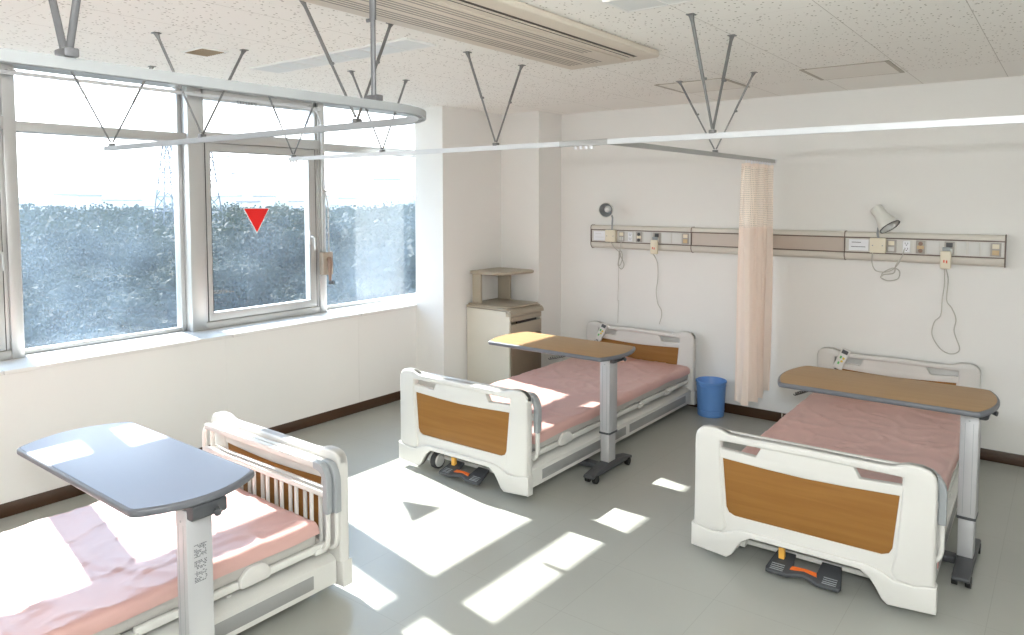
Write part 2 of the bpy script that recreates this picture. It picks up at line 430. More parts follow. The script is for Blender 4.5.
# opener box with crank on the mullion
cr = thing('window_opener', 'tan window opener box with brown crank on the mullion', 'window opener', (-4.61, 3.58, 1.06))
box(-4.608, -4.555, 3.525, 3.618, 1.062, 1.238, .006).build('housing', M['opener'], cr)
h = MB(); h.cyl((-4.555, 3.575, 1.18), (-4.535, 3.575, 1.18), .02); h.tube([(-4.54, 3.575, 1.185), (-4.53, 3.572, 1.15), (-4.53, 3.565, 1.10), (-4.53, 3.567, 1.04), (-4.53, 3.567, 1.015)], .012, rs=[.018, .02, .016, .011, .009])
h.build('crank_handle', M['openerarm'], cr)
h = MB(); h.cyl((-4.53, 3.56, 1.005), (-4.495, 3.575, 1.005), .014); h.build('crank_knob', M['dark'], cr)
h = MB(); h.tube([(-4.585, 3.60, 1.238), (-4.585, 3.60, 1.60), (-4.585, 3.575, 1.70), (-4.59, 3.562, 1.74), (-4.59, 3.555, 2.1), (-4.585, 3.54, 2.24), (-4.57, 3.49, 2.31), (-4.57, 3.44, 2.33)], .006, 8)
h.build('cable_tube', M['track'], cr)
h = MB(); h.box(-4.60, -4.575, 3.54, 3.60, 1.70, 1.712, .002); h.box(-4.60, -4.575, 3.535, 3.585, 2.2, 2.212, .002)
h.cyl((-4.60, 3.555, 1.24), (-4.60, 3.555, 2.2), .007)
h.build('bracket', M['steel'], cr)

# rail under the window head
rl = thing('window_curtain_rail', 'thin aluminium curtain rail under the window head', 'curtain rail', (-4.57, 1.6, 2.33))
MB().box(-4.585, -4.565, YF, 3.53, 2.318, 2.338, .002).build('rail', M['track'], rl)
for y in (.5, 1.5, 2.55, 3.45): box(-4.60, -4.56, y - .02, y + .02, 2.338, 2.346, .002).build('bracket', M['steel'], rl)
h = MB()
for k in range(7): h.cyl((-4.575, 2.84 + .022 * k, 2.306), (-4.575, 2.853 + .022 * k, 2.306), .011, n=10)
h.build('runner', M['greyplastic'], rl)

# ------------------------------------------------------------------ hospital bed (local frame: foot end at y=0, head at y=2.25)
def bed_end(y0, y1, out):
    """white moulded end board between y0 and y1; out = -1/+1 side that faces away from the mattress"""
    half = [(.497, .045), (.328, .031), (.305, .050), (.285, .085), (.262, .118), (.225, .145)]
    top = [(.495, .148), (.488, .16), (.486, .56), (.480, .583), (.462, .602), (.43, .610), (.385, .610), (.36, .604), (.330, .592), (.27, .590), (.0, .593)]
    outline = [(x, z) for x, z in half[::-1]] + top
    full = [(-x, z) for x, z in outline] 
    full = outline + [(-x, z) for x, z in outline[::-1][1:]]
    def slot(s): return [(s * x, z) for x, z in rounded([(.188, .556), (.366, .556), (.366, .520), (.212, .512)], .006, 3)]
    wp = [(-.358, .478), (-.16, .468), (0, .464), (.16, .468), (.358, .478), (.338, .258), (.326, .235), (.300, .224), (-.300, .224), (-.326, .235), (-.338, .258)]
    m = MB()
    t = .010
    yo, yi = (y0, y1) if out < 0 else (y1, y0)
    m.plate([full, slot(1)[::-1], slot(-1), wp[::-1]], 1, y0 + .008, y1 - .008, .005)
    # proud top rail and side columns
    arch = [(.487, .15), (.486, .56), (.480, .583), (.462, .602), (.43, .610), (.385, .610), (.36, .604), (.330, .592), (.27, .590), (0, .593)]
    inner = [(0, .560), (.30, .557), (.368, .556), (.368, .50), (.366, .47), (.350, .24), (.335, .17), (.35, .14), (.42, .13)]
    a = arch + [(-x, z) for x, z in arch[::-1][1:]] + [(-x, z) for x, z in inner[::-1]] + inner[1:]
    m.plate([a], 1, y0, y1, .010)
    # lower bumper skirt on the outer face
    low = [(.497, .045), (.328, .031), (.305, .050), (.285, .085), (.262, .118), (.225, .145)]
    up = [(.497, .152), (.42, .135), (.35, .135), (.30, .160), (.25, .172)]
    lo = low[::-1] + up
    lo = lo + [(-x, z) for x, z in lo[::-1]]
    if out < 0: m.plate([lo], 1, y0 - .006, y1 - .01, .006)
    else: m.plate([lo], 1, y0 + .01, y1 + .006, .006)
    w_ = MB().plate([wp], 1, y0 + .014, y1 - .014, .001)
    return m, w_

def wr(x, y):
    n = noise.noise(Vector((x * 2.2 + 3, y * 2.6, 1.3)))
    n2 = noise.noise(Vector((x * 5 + y * 2.5, y * 4.5 - x * 3, 4.7)))
    n3 = noise.noise(Vector((x * 3 - y * 6, y * 2 + x * 5, 9.1)))
    return .006 * max(0, 1 - 7 * abs(n)) ** 2 + .006 * max(0, 1 - 8 * abs(n2)) ** 2 + .005 * max(0, 1 - 9 * abs(n3)) ** 2 + .002 * n

def make_bed():
    root = thing('hospital_bed', 'x', 'hospital bed')
    m, w_ = bed_end(0, .052, -1); f = m.build('footboard', M['white'], root); q = w_.build('wood_panel', M['wood'], f); q['label'] = 'wood grain panel'
    m, w_ = bed_end(2.184, 2.236, 1); f = m.build('headboard', M['white'], root); q = w_.build('wood_panel', M['wood'], f); q['label'] = 'wood grain panel'
    # chassis: two long covers with grey insets, cross bars
    c = MB()
    for s in (-1, 1):
        a, b_ = sorted((s * .30, s * .468))
        pl = [(s * .30, .185), (s * .44, .175), (s * .468, .160), (s * .468, .062), (s * .45, .055), (s * .30, .055)]
        c.prism(pl, 1, .055, 2.19, .004)
        for y in (.5, 1.0, 1.6, 1.95): c.cyl((s * .40, y, .178), (s * .40, y, .186), .012, n=10)
    c.box(-.30, .30, .135, .165, .050, .074, .004); c.box(-.32, -.28, .10, .20, .05, .12); c.box(.28, .32, .10, .20, .05, .12); c.box(-.30, .30, 2.06, 2.10, .075, .16, .004); c.box(-.30, .30, 1.0, 1.06, .075, .16, .004)
    c.build('chassis', M['whitemetal'], root)
    for s in (-1, 1):
        a, b_ = sorted((s * .464, s * .4705))
        g = MB(); g.box(a, b_, .17, 1.14, .082, .138, .003); g.box(a, b_, 1.19, 2.09, .082, .138, .003)
        q = g.build('inset_panel', M['midgrey'], root); q['label'] = 'grey inset panel'
    d = MB(); d.box(-.41, .41, .15, 2.17, .222, .244, .004); d.box(-.28, .28, .2, 2.1, .18, .222)
    q = d.build('deck', M['midgrey'], root)
    for s in (-1, 1):
        g = MB()
        for (ya, yb) in ((.07, .40), (.42, .86), (.90, 1.36), (1.40, 1.78), (1.81, 2.18)):
            a, b_ = sorted((s * .428, s * .452))
            g.box(a, b_, ya, yb, .213, .243, .006)
        for y in (.12, .88, 1.38, 1.80):
            a, b_ = sorted((s * .415, s * .458)); g.box(a, b_, y - .03, y + .03, .205, .228, .004)
        q = g.build('side_bar', M['whitemetal'], root)
        g = MB(); a, b_ = sorted((s * .440, s * .466))
        g.plate([rounded([(.36, .215), (.49, .215), (.49, .25), (.46, .285), (.39, .285), (.36, .25)], .02)], 0, a, b_, .005)
        g.build('mattress_stop', M['white'], root)
    # mattress and sheet
    mt = MB().box(-.450, .450, .135, 2.185, .244, .338, .02, 3).build('mattress', M['mattress'], root)
    s = MB(); prof = [(.4585, .052), (.4592, .034), (.457, .018), (.451, .007), (.440, .001), (.425, 0)]
    xs = [(-x, d) for x, d in prof] + [(x, 0) for x in [(-.425 + .85 * k / 56) for k in range(1, 56)]] + [(x, d) for x, d in prof[::-1]]
    py = [(.128, .052), (.1275, .034), (.130, .018), (.136, .007), (.146, .001), (.160, 0)]
    ys = py + [(.160 + 2.0 * k / 130, 0) for k in range(1, 130)] + [(2.32 - y, d) for y, d in py[::-1]]
    G = []
    for y, dy in ys:
        row = []
        for x, dx in xs:
            d = min(.052, dx + dy); fl = 1 - d / .052
            h = wr(x, y) * (fl if d < .01 else .3 * fl)
            row.append(s.bm.verts.new((x + (0 if d < .01 else .004 * noise.noise(Vector((x, y * 9, 2)))), y, .346 - d + h + .012 * (max(0, -dx + 0) if d > .01 else 0) + (.010 * noise.noise(Vector((y * 3.1, x * 3, 7))) if d >= .03 else 0))))
        G.append(row)
    for a, b_ in zip(G, G[1:]):
        for k in range(len(a) - 1): s.bm.faces.new((a[k], a[k + 1], b_[k + 1], b_[k]))
    q = s.build('sheet', M['sheet'], mt, angle=80); q['label'] = 'pink rubberised sheet'
    # casters
    for x in (-.268, .268):
        for y in (.105, 2.13):
            k = MB(); k.cyl((x - .016, y, .05), (x + .016, y, .05), .05, n=28)
            q = k.build('caster', M['dark'], root)
            k = MB()
            for e in (-1, 1): k.cyl((x + e * .016, y, .05), (x + e * .024, y, .05), .040, .034, n=24)
            k.box(x - .012, x + .012, y - .012, y + .02, .09, .12, .004)
            q = k.build('caster_hub', M['module'], q); q['label'] = 'pale grey hub'
    # brake pedal under the foot end
    pd = MB()
    ol = [(-.155, .035), (-.150, .015), (-.06, .012), (-.035, .03), (0, .040), (.035, .03), (.06, .012), (.150, .015), (.155, .035), (.135, .14), (.055, .14), (.048, .07), (-.048, .07), (-.055, .14), (-.135, .14)]
    pd.plate([ol], 2, .034, .052, .005)
    for v in pd.bm.verts: v.co.z += max(0, v.co.y - .03) * .35
    for v in pd.bm.verts: v.co += Vector((0, -.03, -.010))
    q = pd.build('brake_pedal', M['dark'], root)
    k = MB().prism([(-.055, .045), (-.03, .05), (0, .057), (.03, .05), (.055, .045), (.05, .064), (0, .0685), (-.05, .064)], 2, .0535, .0575)
    for v in k.bm.verts: v.co.z += max(0, v.co.y - .03) * .35; v.co += Vector((0, -.03, -.010))
    k.build('orange_strip', M['orange'], q)['label'] = 'orange strip'
    for x0 in (-.135, .08):
        k = MB()
        for j in range(4): k.box(x0, x0 + .055, -.006 + .011 * j, -.002 + .011 * j, .0425 + .0038 * max(0, j - .4), .0445 + .0038 * max(0, j - .4))
        k.build('tread', M['greyplastic'], q)
    k = MB().box(-.118, -.092, .06, .085, .062, .115, .004); k.build('release_lever', M['amber'], root)['label'] = 'amber lever'
    return root

SHEETS = []
bed0 = make_bed()
BEDS = {'mid': ((-2.776, 3.088, 0), .006), 'right': ((-.864, 3.136, 0), .0225), 'left': ((-2.838, 1.932, 0), PI)}
bed0.location = BEDS['mid'][0]; bed0.rotation_euler = (0, 0, BEDS['mid'][1])
bed0['label'] = 'hospital bed with pink sheet, standing nearest the cabinet and blue bin'
bR = dup(bed0, BEDS['right'][0], BEDS['right'][1], 'hospital bed whose whole large wood-panelled footboard faces the room, past the curtain')
for c in bR.children:                       # its foot casters are swivelled back and out under the corners
    if c.name.startswith('caster') and c.location.y == 0 and min(v.co.y for v in c.data.vertices) < .5:
        sx = 1 if c.data.vertices[0].co.x > 0 else -1
        c.location = (.075 * sx, .10, 0)
bL = dup(bed0, BEDS['left'][0], PI, 'sunlit hospital bed by the window, seen from inside its foot end')
for b_ in (bed0, bR, bL): b_['group'] = 'hospital beds'

# stored side rails: two per bed, standing inside the foot end
def make_rail():
    r = thing('bed_side_rail', 'x', 'bed rail', (0, 0, .2))
    zt, zm, zb = .566, .452, .215; x0, x1 = -.462, .466
    f = MB()
    loop = [(x0, zb + .05), (x0, zt - .03), (x0 + .03, zt), (x1 - .04, zt), (x1, zt - .04), (x1, zb + .05), (x1 - .012, zb + .015), (x1 - .05, zb), (x0 + .05, zb), (x0 + .012, zb + .015)]
    f.tube([(x, 0, z) for x, z in rounded(loop, .02, 3)], .0105, 10, cyc=True)
    f.build('frame', M['whitemetal'], r)
    MB().box(x0 + .02, x1 - .05, -.0125, .0125, zt - .016, zt + .012, .006).build('top_bar', M['white'], r)
    MB().box(x0 + .006, x1 - .006, -.0095, .0095, zm - .012, zm + .012, .004).build('middle_bar', M['white'], r)
    for k in range(8):
        x = -.36 + .103 * k
        MB().tube([(x, 0, zb), (x, 0, zm)], .0085, 8).build('spindle', M['whitemetal'], r)
    g = MB().plate([rounded([(x1 - .075, zt + .014), (x1 - .075, zt - .014), (x1 - .03, zt - .022), (x1 - .014, zt - .05), (x1 - .014, zm - .075), (x1 + .014, zm - .075), (x1 + .014, zt - .04), (x1 - .02, zt + .014)], [.002, .002, .02, .02, .004, .004, .03, .03])], 1, -.015, .015, .004)
    g.build('corner_cap', M['greyplastic'], r)['label'] = 'grey corner cap'
    return r
def rail_lbl(bed, near): return 'white slatted rail stowed at foot of the %s, %s' % (bed, 'nearer the mattress' if near else 'against the board')
rails0 = None
for key, nm in (('mid', 'bed beside the cabinet'), ('right', 'bed past the curtain'), ('left', 'sunlit window bed')):
    (bx, by, bz), rot = BEDS[key]
    for j, yl in enumerate((.076, .108)):
        sgn = -1 if rot > 1 else 1; rr = 0 if rot > 1 else rot
        loc = (bx + .022 + (.012 if j == 0 else -.004) - rr * yl, by + sgn * yl, .2)
        if rails0 is None:
            rails0 = make_rail(); rails0.location = loc; rails0.rotation_euler = (0, 0, rr); o = rails0
        else: o = dup(rails0, loc, rr)
        o['label'] = rail_lbl(nm, j == 1); o['group'] = 'stowed bed rails'

# hand controls with coiled cords
def make_remote():
    r = thing('bed_control_handset', 'x', 'bed remote', (0, 0, 0))
    R_ = Matrix.Translation((0, 0, 0)) @ Matrix.Rotation(.36, 4, 'Y') @ Matrix.Rotation(-.25, 4, 'X')
    m = MB().obox((.060, .024, .150), R_, .008); m.build('body', M['white'], r)
    m = MB().obox((.040, .004, .026), R_ @ Matrix.Translation((0, -.013, .050)), .001); m.build('screen', M['dark'], r)
    m = MB().obox((.012, .006, .018), R_ @ Matrix.Translation((-.010, -.013, .008)), .002); m.obox((.012, .006, .018), R_ @ Matrix.Translation((-.008, -.013, -.034)), .002); m.build('green_button', M['green'], r)
    m = MB().obox((.014, .006, .016), R_ @ Matrix.Translation((.010, -.013, .006)), .002); m.obox((.014, .006, .014), R_ @ Matrix.Translation((.006, -.013, -.016)), .002); m.build('yellow_button', M['yellow'], r)
    m = MB().box(-.012, .012, .012, .05, .02, .034, .003); m.box(-.012, .012, .045, .052, -.03, .034, .003); m.build('hook', M['greyplastic'], r)
    c = MB(); pts = []
    A, B = Vector((-.035, -.01, -.075)), Vector((-.148, -.56, -.150)); K = 150
    for i in range(K + 1):
        t = i / K; p_ = A.lerp(B, t); p_.z += -.08 * math.sin(PI * t) * .4
        a = t * 2 * PI * 24; d = (B - A).normalized(); u = d.cross(Vector((0, 0, 1))).normalized(); v = u.cross(d)
        pts.append(p_ + (u * math.cos(a) + v * math.sin(a)) * .009)
    c.tube(pts, .0028, 5); c.build('coiled_cord', M['black'], r)['label'] = 'black coiled cord'
    return r
rm = make_remote(); rm.location = (-3.112, 5.255, .535); rm['label'] = 'white bed control hooked on the headboard beside the cabinet'
r2 = dup(rm, (-1.232, 5.305, .548), 0, 'white bed control hooked on the headboard past the curtain')
for o in (rm, r2): o['group'] = 'bed control handsets'

# ------------------------------------------------------------------ overbed tables
def make_table(top, label, corners, bulge, z, post, base_y):
    (xa, xb, ya, yb) = corners; px0, px1, py0, py1 = post
    cx, cy = (px0 + px1) / 2, base_y
    r = thing('overbed_table', label, 'overbed table', (cx, cy, 0), 'overbed tables')
    def outline(off):
        pts = []
        for s, x in ((1, xb), (-1, xa)):
            for k in range(13):
                t = k / 12 * 2 - 1
                yy = (ya + yb) / 2 + s * t * (yb - ya) / 2
                pts.append((x + s * (bulge * (1 - t * t)), yy))
        c0 = Vector(((xa + xb) / 2, (ya + yb) / 2))
        o = []
        for p_ in pts:
            d = Vector(p_) - c0; o.append((c0.x + d.x * (1 - off / abs(d.x) if abs(d.x) > off else 1), c0.y + d.y * (1 - off / ((yb - ya) / 2))))
        return rounded(o, [.018 if i in (0, 12, 13, 25) else 0 for i in range(26)], 4)
    MB().plate([outline(0)], 2, z - .025, z - .0015, .008).build('board_edge', M['tableedge'], r)['label'] = 'grey rounded rim'
    MB().plate([outline(.010)], 2, z - .012, z, .001).build('tabletop', M[top], r)
    zs = z - .065; zj = .255
    q = MB().box(px0, px1, py0, py1, zj, zs + .02, .006).build('column', M['post'], r)
    g = MB()
    for f in (.28, .72): 
        x = px0 + (px1 - px0) * f
        g.box(x - .0012, x + .0012, py0 - .0006, py0 + .002, zj + .02, zs - .03)
    g.cyl(((px0 + px1) / 2, py0 + .001, zs - .02), ((px0 + px1) / 2, py0 - .001, zs - .02), .004, n=8)
    g.build('groove', M['greyplastic'], q)
    q = MB().box(px0 + .004, px1 - .005, py0 + .006, py1 - .008, .06, zj, .005).build('lower_column', M['post'], r)
    MB().box(px0 - .002, px1 + .002, py0 - .002, py1 + .002, zj - .007, zj + .006, .003).build('collar', M['dark'], r)
    b_ = MB(); b_.prism(rounded([(px0 - .10, z - .026), (px1 + .035, z - .026), (px1 + .035, z - .066), (px1 + .025, z - .074), (px1 - .01, z - .074), (px1 - .02, z - .05), (px0 - .08, z - .045)], .008), 1, py0 + .004, py1 + .03, .004)
    b_.build('bracket', M['dark'], r)
    k = MB(); k.tube([(px1 + .03, py1, z - .055), (px1 + .045, py1 - .01, z - .056), (px1 + .058, py1 - .015, z - .057)], .01, rs=[.006, .009, .012]); k.build('height_lever', M['dark'], r)
    h = .235
    b_ = MB(); b_.prism(rounded([(cy - h, .035), (cy - h, .052), (cy - .06, .082), (cy + .06, .082), (cy + h, .052), (cy + h, .035)], [.006, .012, .02, .02, .012, .006]), 0, cx - .032, cx + .036, .006)
    b_.box(cx - .72, cx - .04, cy - .03, cy + .03, .014, .046, .006)
    b_.build('base', M['dark'], r)
    for y in (cy - .19, cy + .19):
        k = MB(); k.cyl((cx + .016, y, .024), (cx + .038, y, .024), .024, n=18); k.cyl((cx - .034, y, .024), (cx - .012, y, .024), .024, n=18); k.cyl((cx - .02, y, .024), (cx + .02, y, .024), .006, n=8)
        k.build('caster', M['black'], r)
    return r
make_table('tabletop', 'overbed table with half its brown top in sunlight, beside the cabinet', (-2.905, -2.085, 3.505, 3.925), .05, .755, (-2.206, -2.138, 3.705, 3.80), 3.755)
make_table('tabletop', 'brown overbed table standing across the bed past the curtain', (-1.095, -.275, 3.50, 3.96), .05, .772, (-.362, -.292, 3.665, 3.765), 3.745)
tl = make_table('tabletopblue', 'overbed table with pale blue-grey top over the sunlit window bed', (-2.985, -2.115, .945, 1.35), .07, .757, (-2.150, -2.085, 1.093, 1.178), 1.15)
q = MB().box(-2.0855, -2.0845, 1.112, 1.160, .47, .600).build('instruction_label', M['post'], tl, smooth=False); q['label'] = 'printed instruction label'
g = MB(); rnd = random.Random(3)
for row in range(26):
    z = .594 - row * .0046
    if row in (9, 10, 17): continue
    y = 1.116
    while y < 1.154:
        w_ = rnd.uniform(.0015, .006)
        if rnd.random() < .62: g.box(-2.0848, -2.0841, y, min(y + w_, 1.156), z, z + .0028)
        y += w_ + .0015
g.build('print', M['ink'], q, smooth=False)
# warning sticker on the right bed's side
k = MB().box(-.3945, -.3932, 3.40, 3.44, .100, .135); k.build('warning_sticker', M['paper'], bR, smooth=False)['label'] = 'small red and white warning sticker'
k2 = MB().box(-.3934, -.3926, 3.408, 3.432, .106, .129); k2.build('warning_mark', M['redmark'], bR.children[-1], smooth=False)

# ------------------------------------------------------------------ bedside cabinet
cb = thing('bedside_cabinet', 'cream and taupe bedside cabinet with raised shelf in the pillar corner', 'cabinet', (-3.78, 4.79, 0))
c = MB(); c.box(-4.018, -3.565, 4.575, 4.592, .04, .748, .003); c.box(-4.018, -3.565, 5.003, 5.02, .04, .748, .003); c.box(-4.018, -4.0, 4.59, 5.005, .04, .738); c.box(-4.01, -3.57, 4.59, 5.005, .04, .06); c.box(-4.0, -3.58, 4.59, 5.005, .50, .515)
for x in (-3.97, -3.62):
    for y in (4.61, 4.98): c.cyl((x, y, 0), (x, y, .042), .018, n=12)
c.build('body', M['cream'], cb)
t = MB(); t.prism(rounded([(-4.02, .740), (-4.02, .762), (-3.60, .762), (-3.560, .740)], [.002, .008, .02, .004]), 1, 4.570, 5.025, .003)
t.prism(rounded([(-3.600, .741), (-3.562, .741), (-3.545, .722), (-3.545, .700), (-3.600, .700)], [.002, .006, .008, .003, .002]), 1, 4.570, 5.025, .003)
t.prism(rounded([(-4.02, 4.585), (-3.66, 4.585), (-3.60, 4.62), (-3.575, 4.70), (-3.575, 4.99), (-4.02, 4.99)], .02), 2, .760, .774, .004)
t.build('worktop', M['taupe'], cb)
d = MB().box(-3.575, -3.553, 4.594, 5.001, .655, .697, .004).build('drawer', M['taupe'], cb)
d2 = MB().box(-3.575, -3.553, 4.594, 5.001, .535, .635, .004).build('drawer', M['taupe'], cb)
for dd, z in ((d, .648), (d2, .640)):
    MB().box(-3.566, -3.552, 4.66, 4.93, z - .004, z + .006, .002).build('finger_slot', M['black'], dd)['label'] = 'dark finger slot'
dr = MB().box(-3.575, -3.553, 4.594, 5.001, .06, .525, .004).build('door', M['brown'], cb); dr['label'] = 'brown door'
MB().box(-3.556, -3.548, 4.70, 4.90, .497, .515, .003).build('handle', M['black'], dr)
sh = MB(); sh.prism(rounded([(-4.01, 4.592), (-3.735, 4.585), (-3.665, 4.68), (-3.60, 4.94), (-3.61, 4.975), (-3.64, 5.0), (-4.01, 5.0)], [.03, .02, .04, .02, .02, .02, .01]), 2, 1.022, 1.047, .009)
sh.build('raised_shelf', M['taupe'], cb)
MB().box(-3.985, -3.895, 4.605, 4.632, .773, 1.025, .006).build('shelf_support', M['taupe'], cb)
MB().box(-4.0, -3.865, 4.965, 4.99, .773, 1.025, .006).build('shelf_support', M['taupe'], cb)

# ------------------------------------------------------------------ waste bin
bn = thing('waste_bin', 'translucent blue plastic waste bin on the floor between bed and curtain', 'waste bin', (-2.150, 5.262, 0))
m = MB().lathe([(0, .008), (.094, .008), (.108, .262), (.113, .270), (.116, .268), (.116, .258), (.110, .255), (.0975, .004), (.093, 0), (0, 0)], Matrix.Translation((-2.150, 5.262, 0)), 40)
m.build('tub', M['blue'], bn)
m = MB()
for z, r_ in ((.232, .1105), (.05, .1012)):
    m.lathe([(r_ - .001, z - .004), (r_ + .0015, z), (r_ - .001, z + .004)], Matrix.Translation((-2.150, 5.262, 0)), 40)
m.build('rib_ring', M['blue'], bn)

# ------------------------------------------------------------------ bed head panel on the back wall
hp = thing('bed_head_panel', 'long cream medical wall panel with sockets above both headboards', 'wall panel', (-1.8, YB, 1.33))
YP = YB - .002
def head_profile(d=.062):
    return [(YP, 1.425), (YP - d + .014, 1.425), (YP - d + .004, 1.418), (YP - d, 1.405), (YP - d, 1.392), (YP - d + .010, 1.386), (YP - d + .010, 1.286), (YP - d, 1.279), (YP - d, 1.262), (YP - d + .008, 1.244), (YP - d + .026, 1.231), (YP, 1.231)]
secs = ((-3.268, -2.362, 'panel'), (-2.358, -1.244, 'panel'), (-1.240, -.328, 'panel'))
for (xa, xb, k) in secs: MB().prism(head_profile(), 0, xa, xb).build('casing', M['panel'], hp, angle=25)
FY = YP - .052
q = MB().box(-3.262, -2.368, FY - .003, FY, 1.289, 1.383).build('fascia', M['fascia'], hp, smooth=False)
q = MB().box(-2.352, -1.250, FY - .003, FY, 1.289, 1.383).build('fascia', M['fasciabrown'], hp, smooth=False); q['label'] = 'bronze blank fascia'
q = MB().box(-1.234, -.334, FY - .003, FY, 1.289, 1.383).build('fascia', M['fascia'], hp, smooth=False)
t = MB()
for xa, xb, k in secs:
    t.box(xa, xb, YP - .0635, YP - .050, 1.383, 1.390); t.box(xa, xb, YP - .0635, YP - .050, 1.282, 1.289)
pr = [(YP, 1.429), (YP - .046, 1.429), (YP - .060, 1.421), (YP - .066, 1.406), (YP - .066, 1.26), (YP - .056, 1.242), (YP - .036, 1.227), (YP, 1.227)]
for xa in (-3.272, -2.362, -1.244, -.328): t.prism(pr, 0, xa, xa + .0045)
t.build('trim_strip', M['brownline'], hp, smooth=False)['label'] = 'brown trim line'
def module(x0, x1, kind):
    y = FY - .003
    m_ = M['modulegrey'] if kind in ('gas', 'call', 'usb', 'switch') else M['module']
    o = box(x0, x1, y - .006, y, 1.294, 1.378, .002).build('socket_module' if kind != 'blank' else 'blank_plate', m_, hp)
    yy = y - .006; cx = (x0 + x1) / 2; g = MB()
    if kind == 'outlet':
        MB().box(cx - .02, cx + .02, yy - .003, yy, 1.300, 1.372, .002).build('outlet', M['paper'], o)
        for z in (1.320, 1.354):
            for dx in (-.008, .008): g.box(cx + dx - .0015, cx + dx + .0015, yy - .0036, yy - .002, z - .003, z + .009)
            g.cyl((cx, yy - .0036, z - .008), (cx, yy - .002, z - .008), .0035, n=8)
        g.build('pin_hole', M['ink'], o, smooth=False)
    elif kind == 'gas':
        MB().box(cx - .020, cx + .020, yy - .002, yy, 1.324, 1.346, .001).build('label_plate', M['beigekey'] if x0 > -2 else M['handset'], o)
        for z in (1.312, 1.358): MB().cyl((cx, yy - .006, z), (cx, yy, z), .013, n=14).build('connector', M['dark'] if x0 < -2 else M['openerarm'], o)
        g.bm.free()
    elif kind in ('usb', 'switch', 'call'):
        MB().box(cx - .018, cx + .018, yy - .004, yy, 1.342, 1.370, .003).build('key', M['handset'] if kind != 'call' else M['dark'], o)
        MB().box(cx - .018, cx + .018, yy - .004, yy, 1.302, 1.332, .003).build('key', M['beigekey'] if (kind == 'switch') else M['module'], o)
for x0, x1, k in ((-3.0, -2.95, 'usb'), (-2.918, -2.868, 'outlet'), (-2.842, -2.785, 'gas'), (-2.77, -2.70, 'blank'), (-2.687, -2.62, 'call'), (-2.61, -2.53, 'blank'), (-2.52, -2.445, 'blank'), (-2.435, -2.38, 'switch')):
    module(x0, x1, k)
for x0, x1, k in ((-.982, -.922, 'usb'), (-.890, -.835, 'outlet'), (-.808, -.755, 'gas'), (-.745, -.675, 'blank'), (-.648, -.592, 'call'), (-.58, -.53, 'blank'), (-.515, -.46, 'blank'), (-.45, -.41, 'blank'), (-.402, -.345, 'switch')):
    module(x0, x1, k)
def card(x0, x1, label):
    o = box(x0, x1, FY - .006, FY - .0032, 1.298, 1.374).build('name_card', M['paper'], smooth=False); tag(o, label, 'card', 'bed head cards')
    g = MB()
    for z, a, b_ in ((1.352, .15, .62), (1.322, .12, .85)):
        g.box(x0 + (x1 - x0) * a, x0 + (x1 - x0) * b_, FY - .0065, FY - .0059, z, z + .004)
    g.build('printed_line', M['ink'] if x0 > -2 else M['module'], o, smooth=False)
card(-3.245, -3.125, 'white card at the end of the wall panel beside the round lamp')
card(-1.215, -1.092, 'white card with ruled lines beside the tilted lamp')

# reading lamps
def lamp(label, bx, head_mx, neck, prof, inner, rim, rimmat='dark', inmat='lampinner'):
    r = thing('reading_lamp', label, 'reading lamp', (bx, FY, 1.34), 'bed reading lamps')
    q = box(bx - .048, bx + .048, FY - .040, FY - .0035, 1.288, 1.388, .004).build('base_box', M['handset'], r)
    g = MB()
    for dx in (-.03, .03): g.cyl((bx + dx, FY - .041, 1.338), (bx + dx, FY - .039, 1.338), .004, n=8)
    g.build('screw', M['greyplastic'], q)
    MB().tube(neck, .0075, 8).build('neck', M['greyplastic'], r)
    q = MB().lathe(prof, head_mx, 32).build('shade', M['lampshade'], r)
    MB().lathe(inner, head_mx, 28).build('reflector', M[inmat], q)
    MB().lathe(rim, head_mx, 32).build('rim', M[rimmat], q)
    MB().lathe([(.0, .030), (.016, .026), (.026, .012), (.028, -.004), (.014, -.020)], head_mx, 20).build('bulb', M['lightwhite'], q)
    return r
# left lamp: round head faces into the room
hm = Matrix.Translation((-3.066, 5.26, 1.562)) @ Matrix.Rotation(math.radians(12), 4, 'Z') @ Matrix.Rotation(math.radians(98), 4, 'X')
lamp('round reading lamp facing the room at the cabinet end of the wall panel', -3.067, hm,
     [(-3.062, 5.325, 1.386), (-3.058, 5.322, 1.44), (-3.050, 5.312, 1.49), (-3.055, 5.295, 1.525), (-3.064, 5.285, 1.55)],
     [(0, -.05), (.030, -.05), (.036, -.045), (.040, -.015), (.060, .03), (.063, .05), (.060, .05)],
     [(.058, .049), (.055, .028), (.036, -.008), (.0, -.012)], [(.059, .048), (.0635, .0495), (.063, .053), (.057, .051)], 'lampshade', 'greyplastic')
# right lamp: conical head tilted down
d = Vector((.56, -.20, -.74)).normalized(); zz = d.to_track_quat('Z', 'Y').to_matrix().to_4x4()
hm = Matrix.Translation((-.990, 5.285, 1.513)) @ zz @ Matrix.Scale(.86, 4)
lamp('white cone reading lamp tilted downwards above the headboard past the curtain', -1.030, hm,
     [(-1.03, 5.325, 1.386), (-1.035, 5.318, 1.42), (-1.03, 5.31, 1.45), (-1.012, 5.30, 1.48), (-.995, 5.29, 1.505)],
     [(0, -.115), (.040, -.115), (.047, -.108), (.048, -.035), (.052, -.02), (.075, .045), (.079, .070), (.076, .072)],
     [(.074, .068), (.070, .045), (.048, -.01), (.0, -.02)], [(.075, .066), (.080, .068), (.080, .075), (.073, .073)])

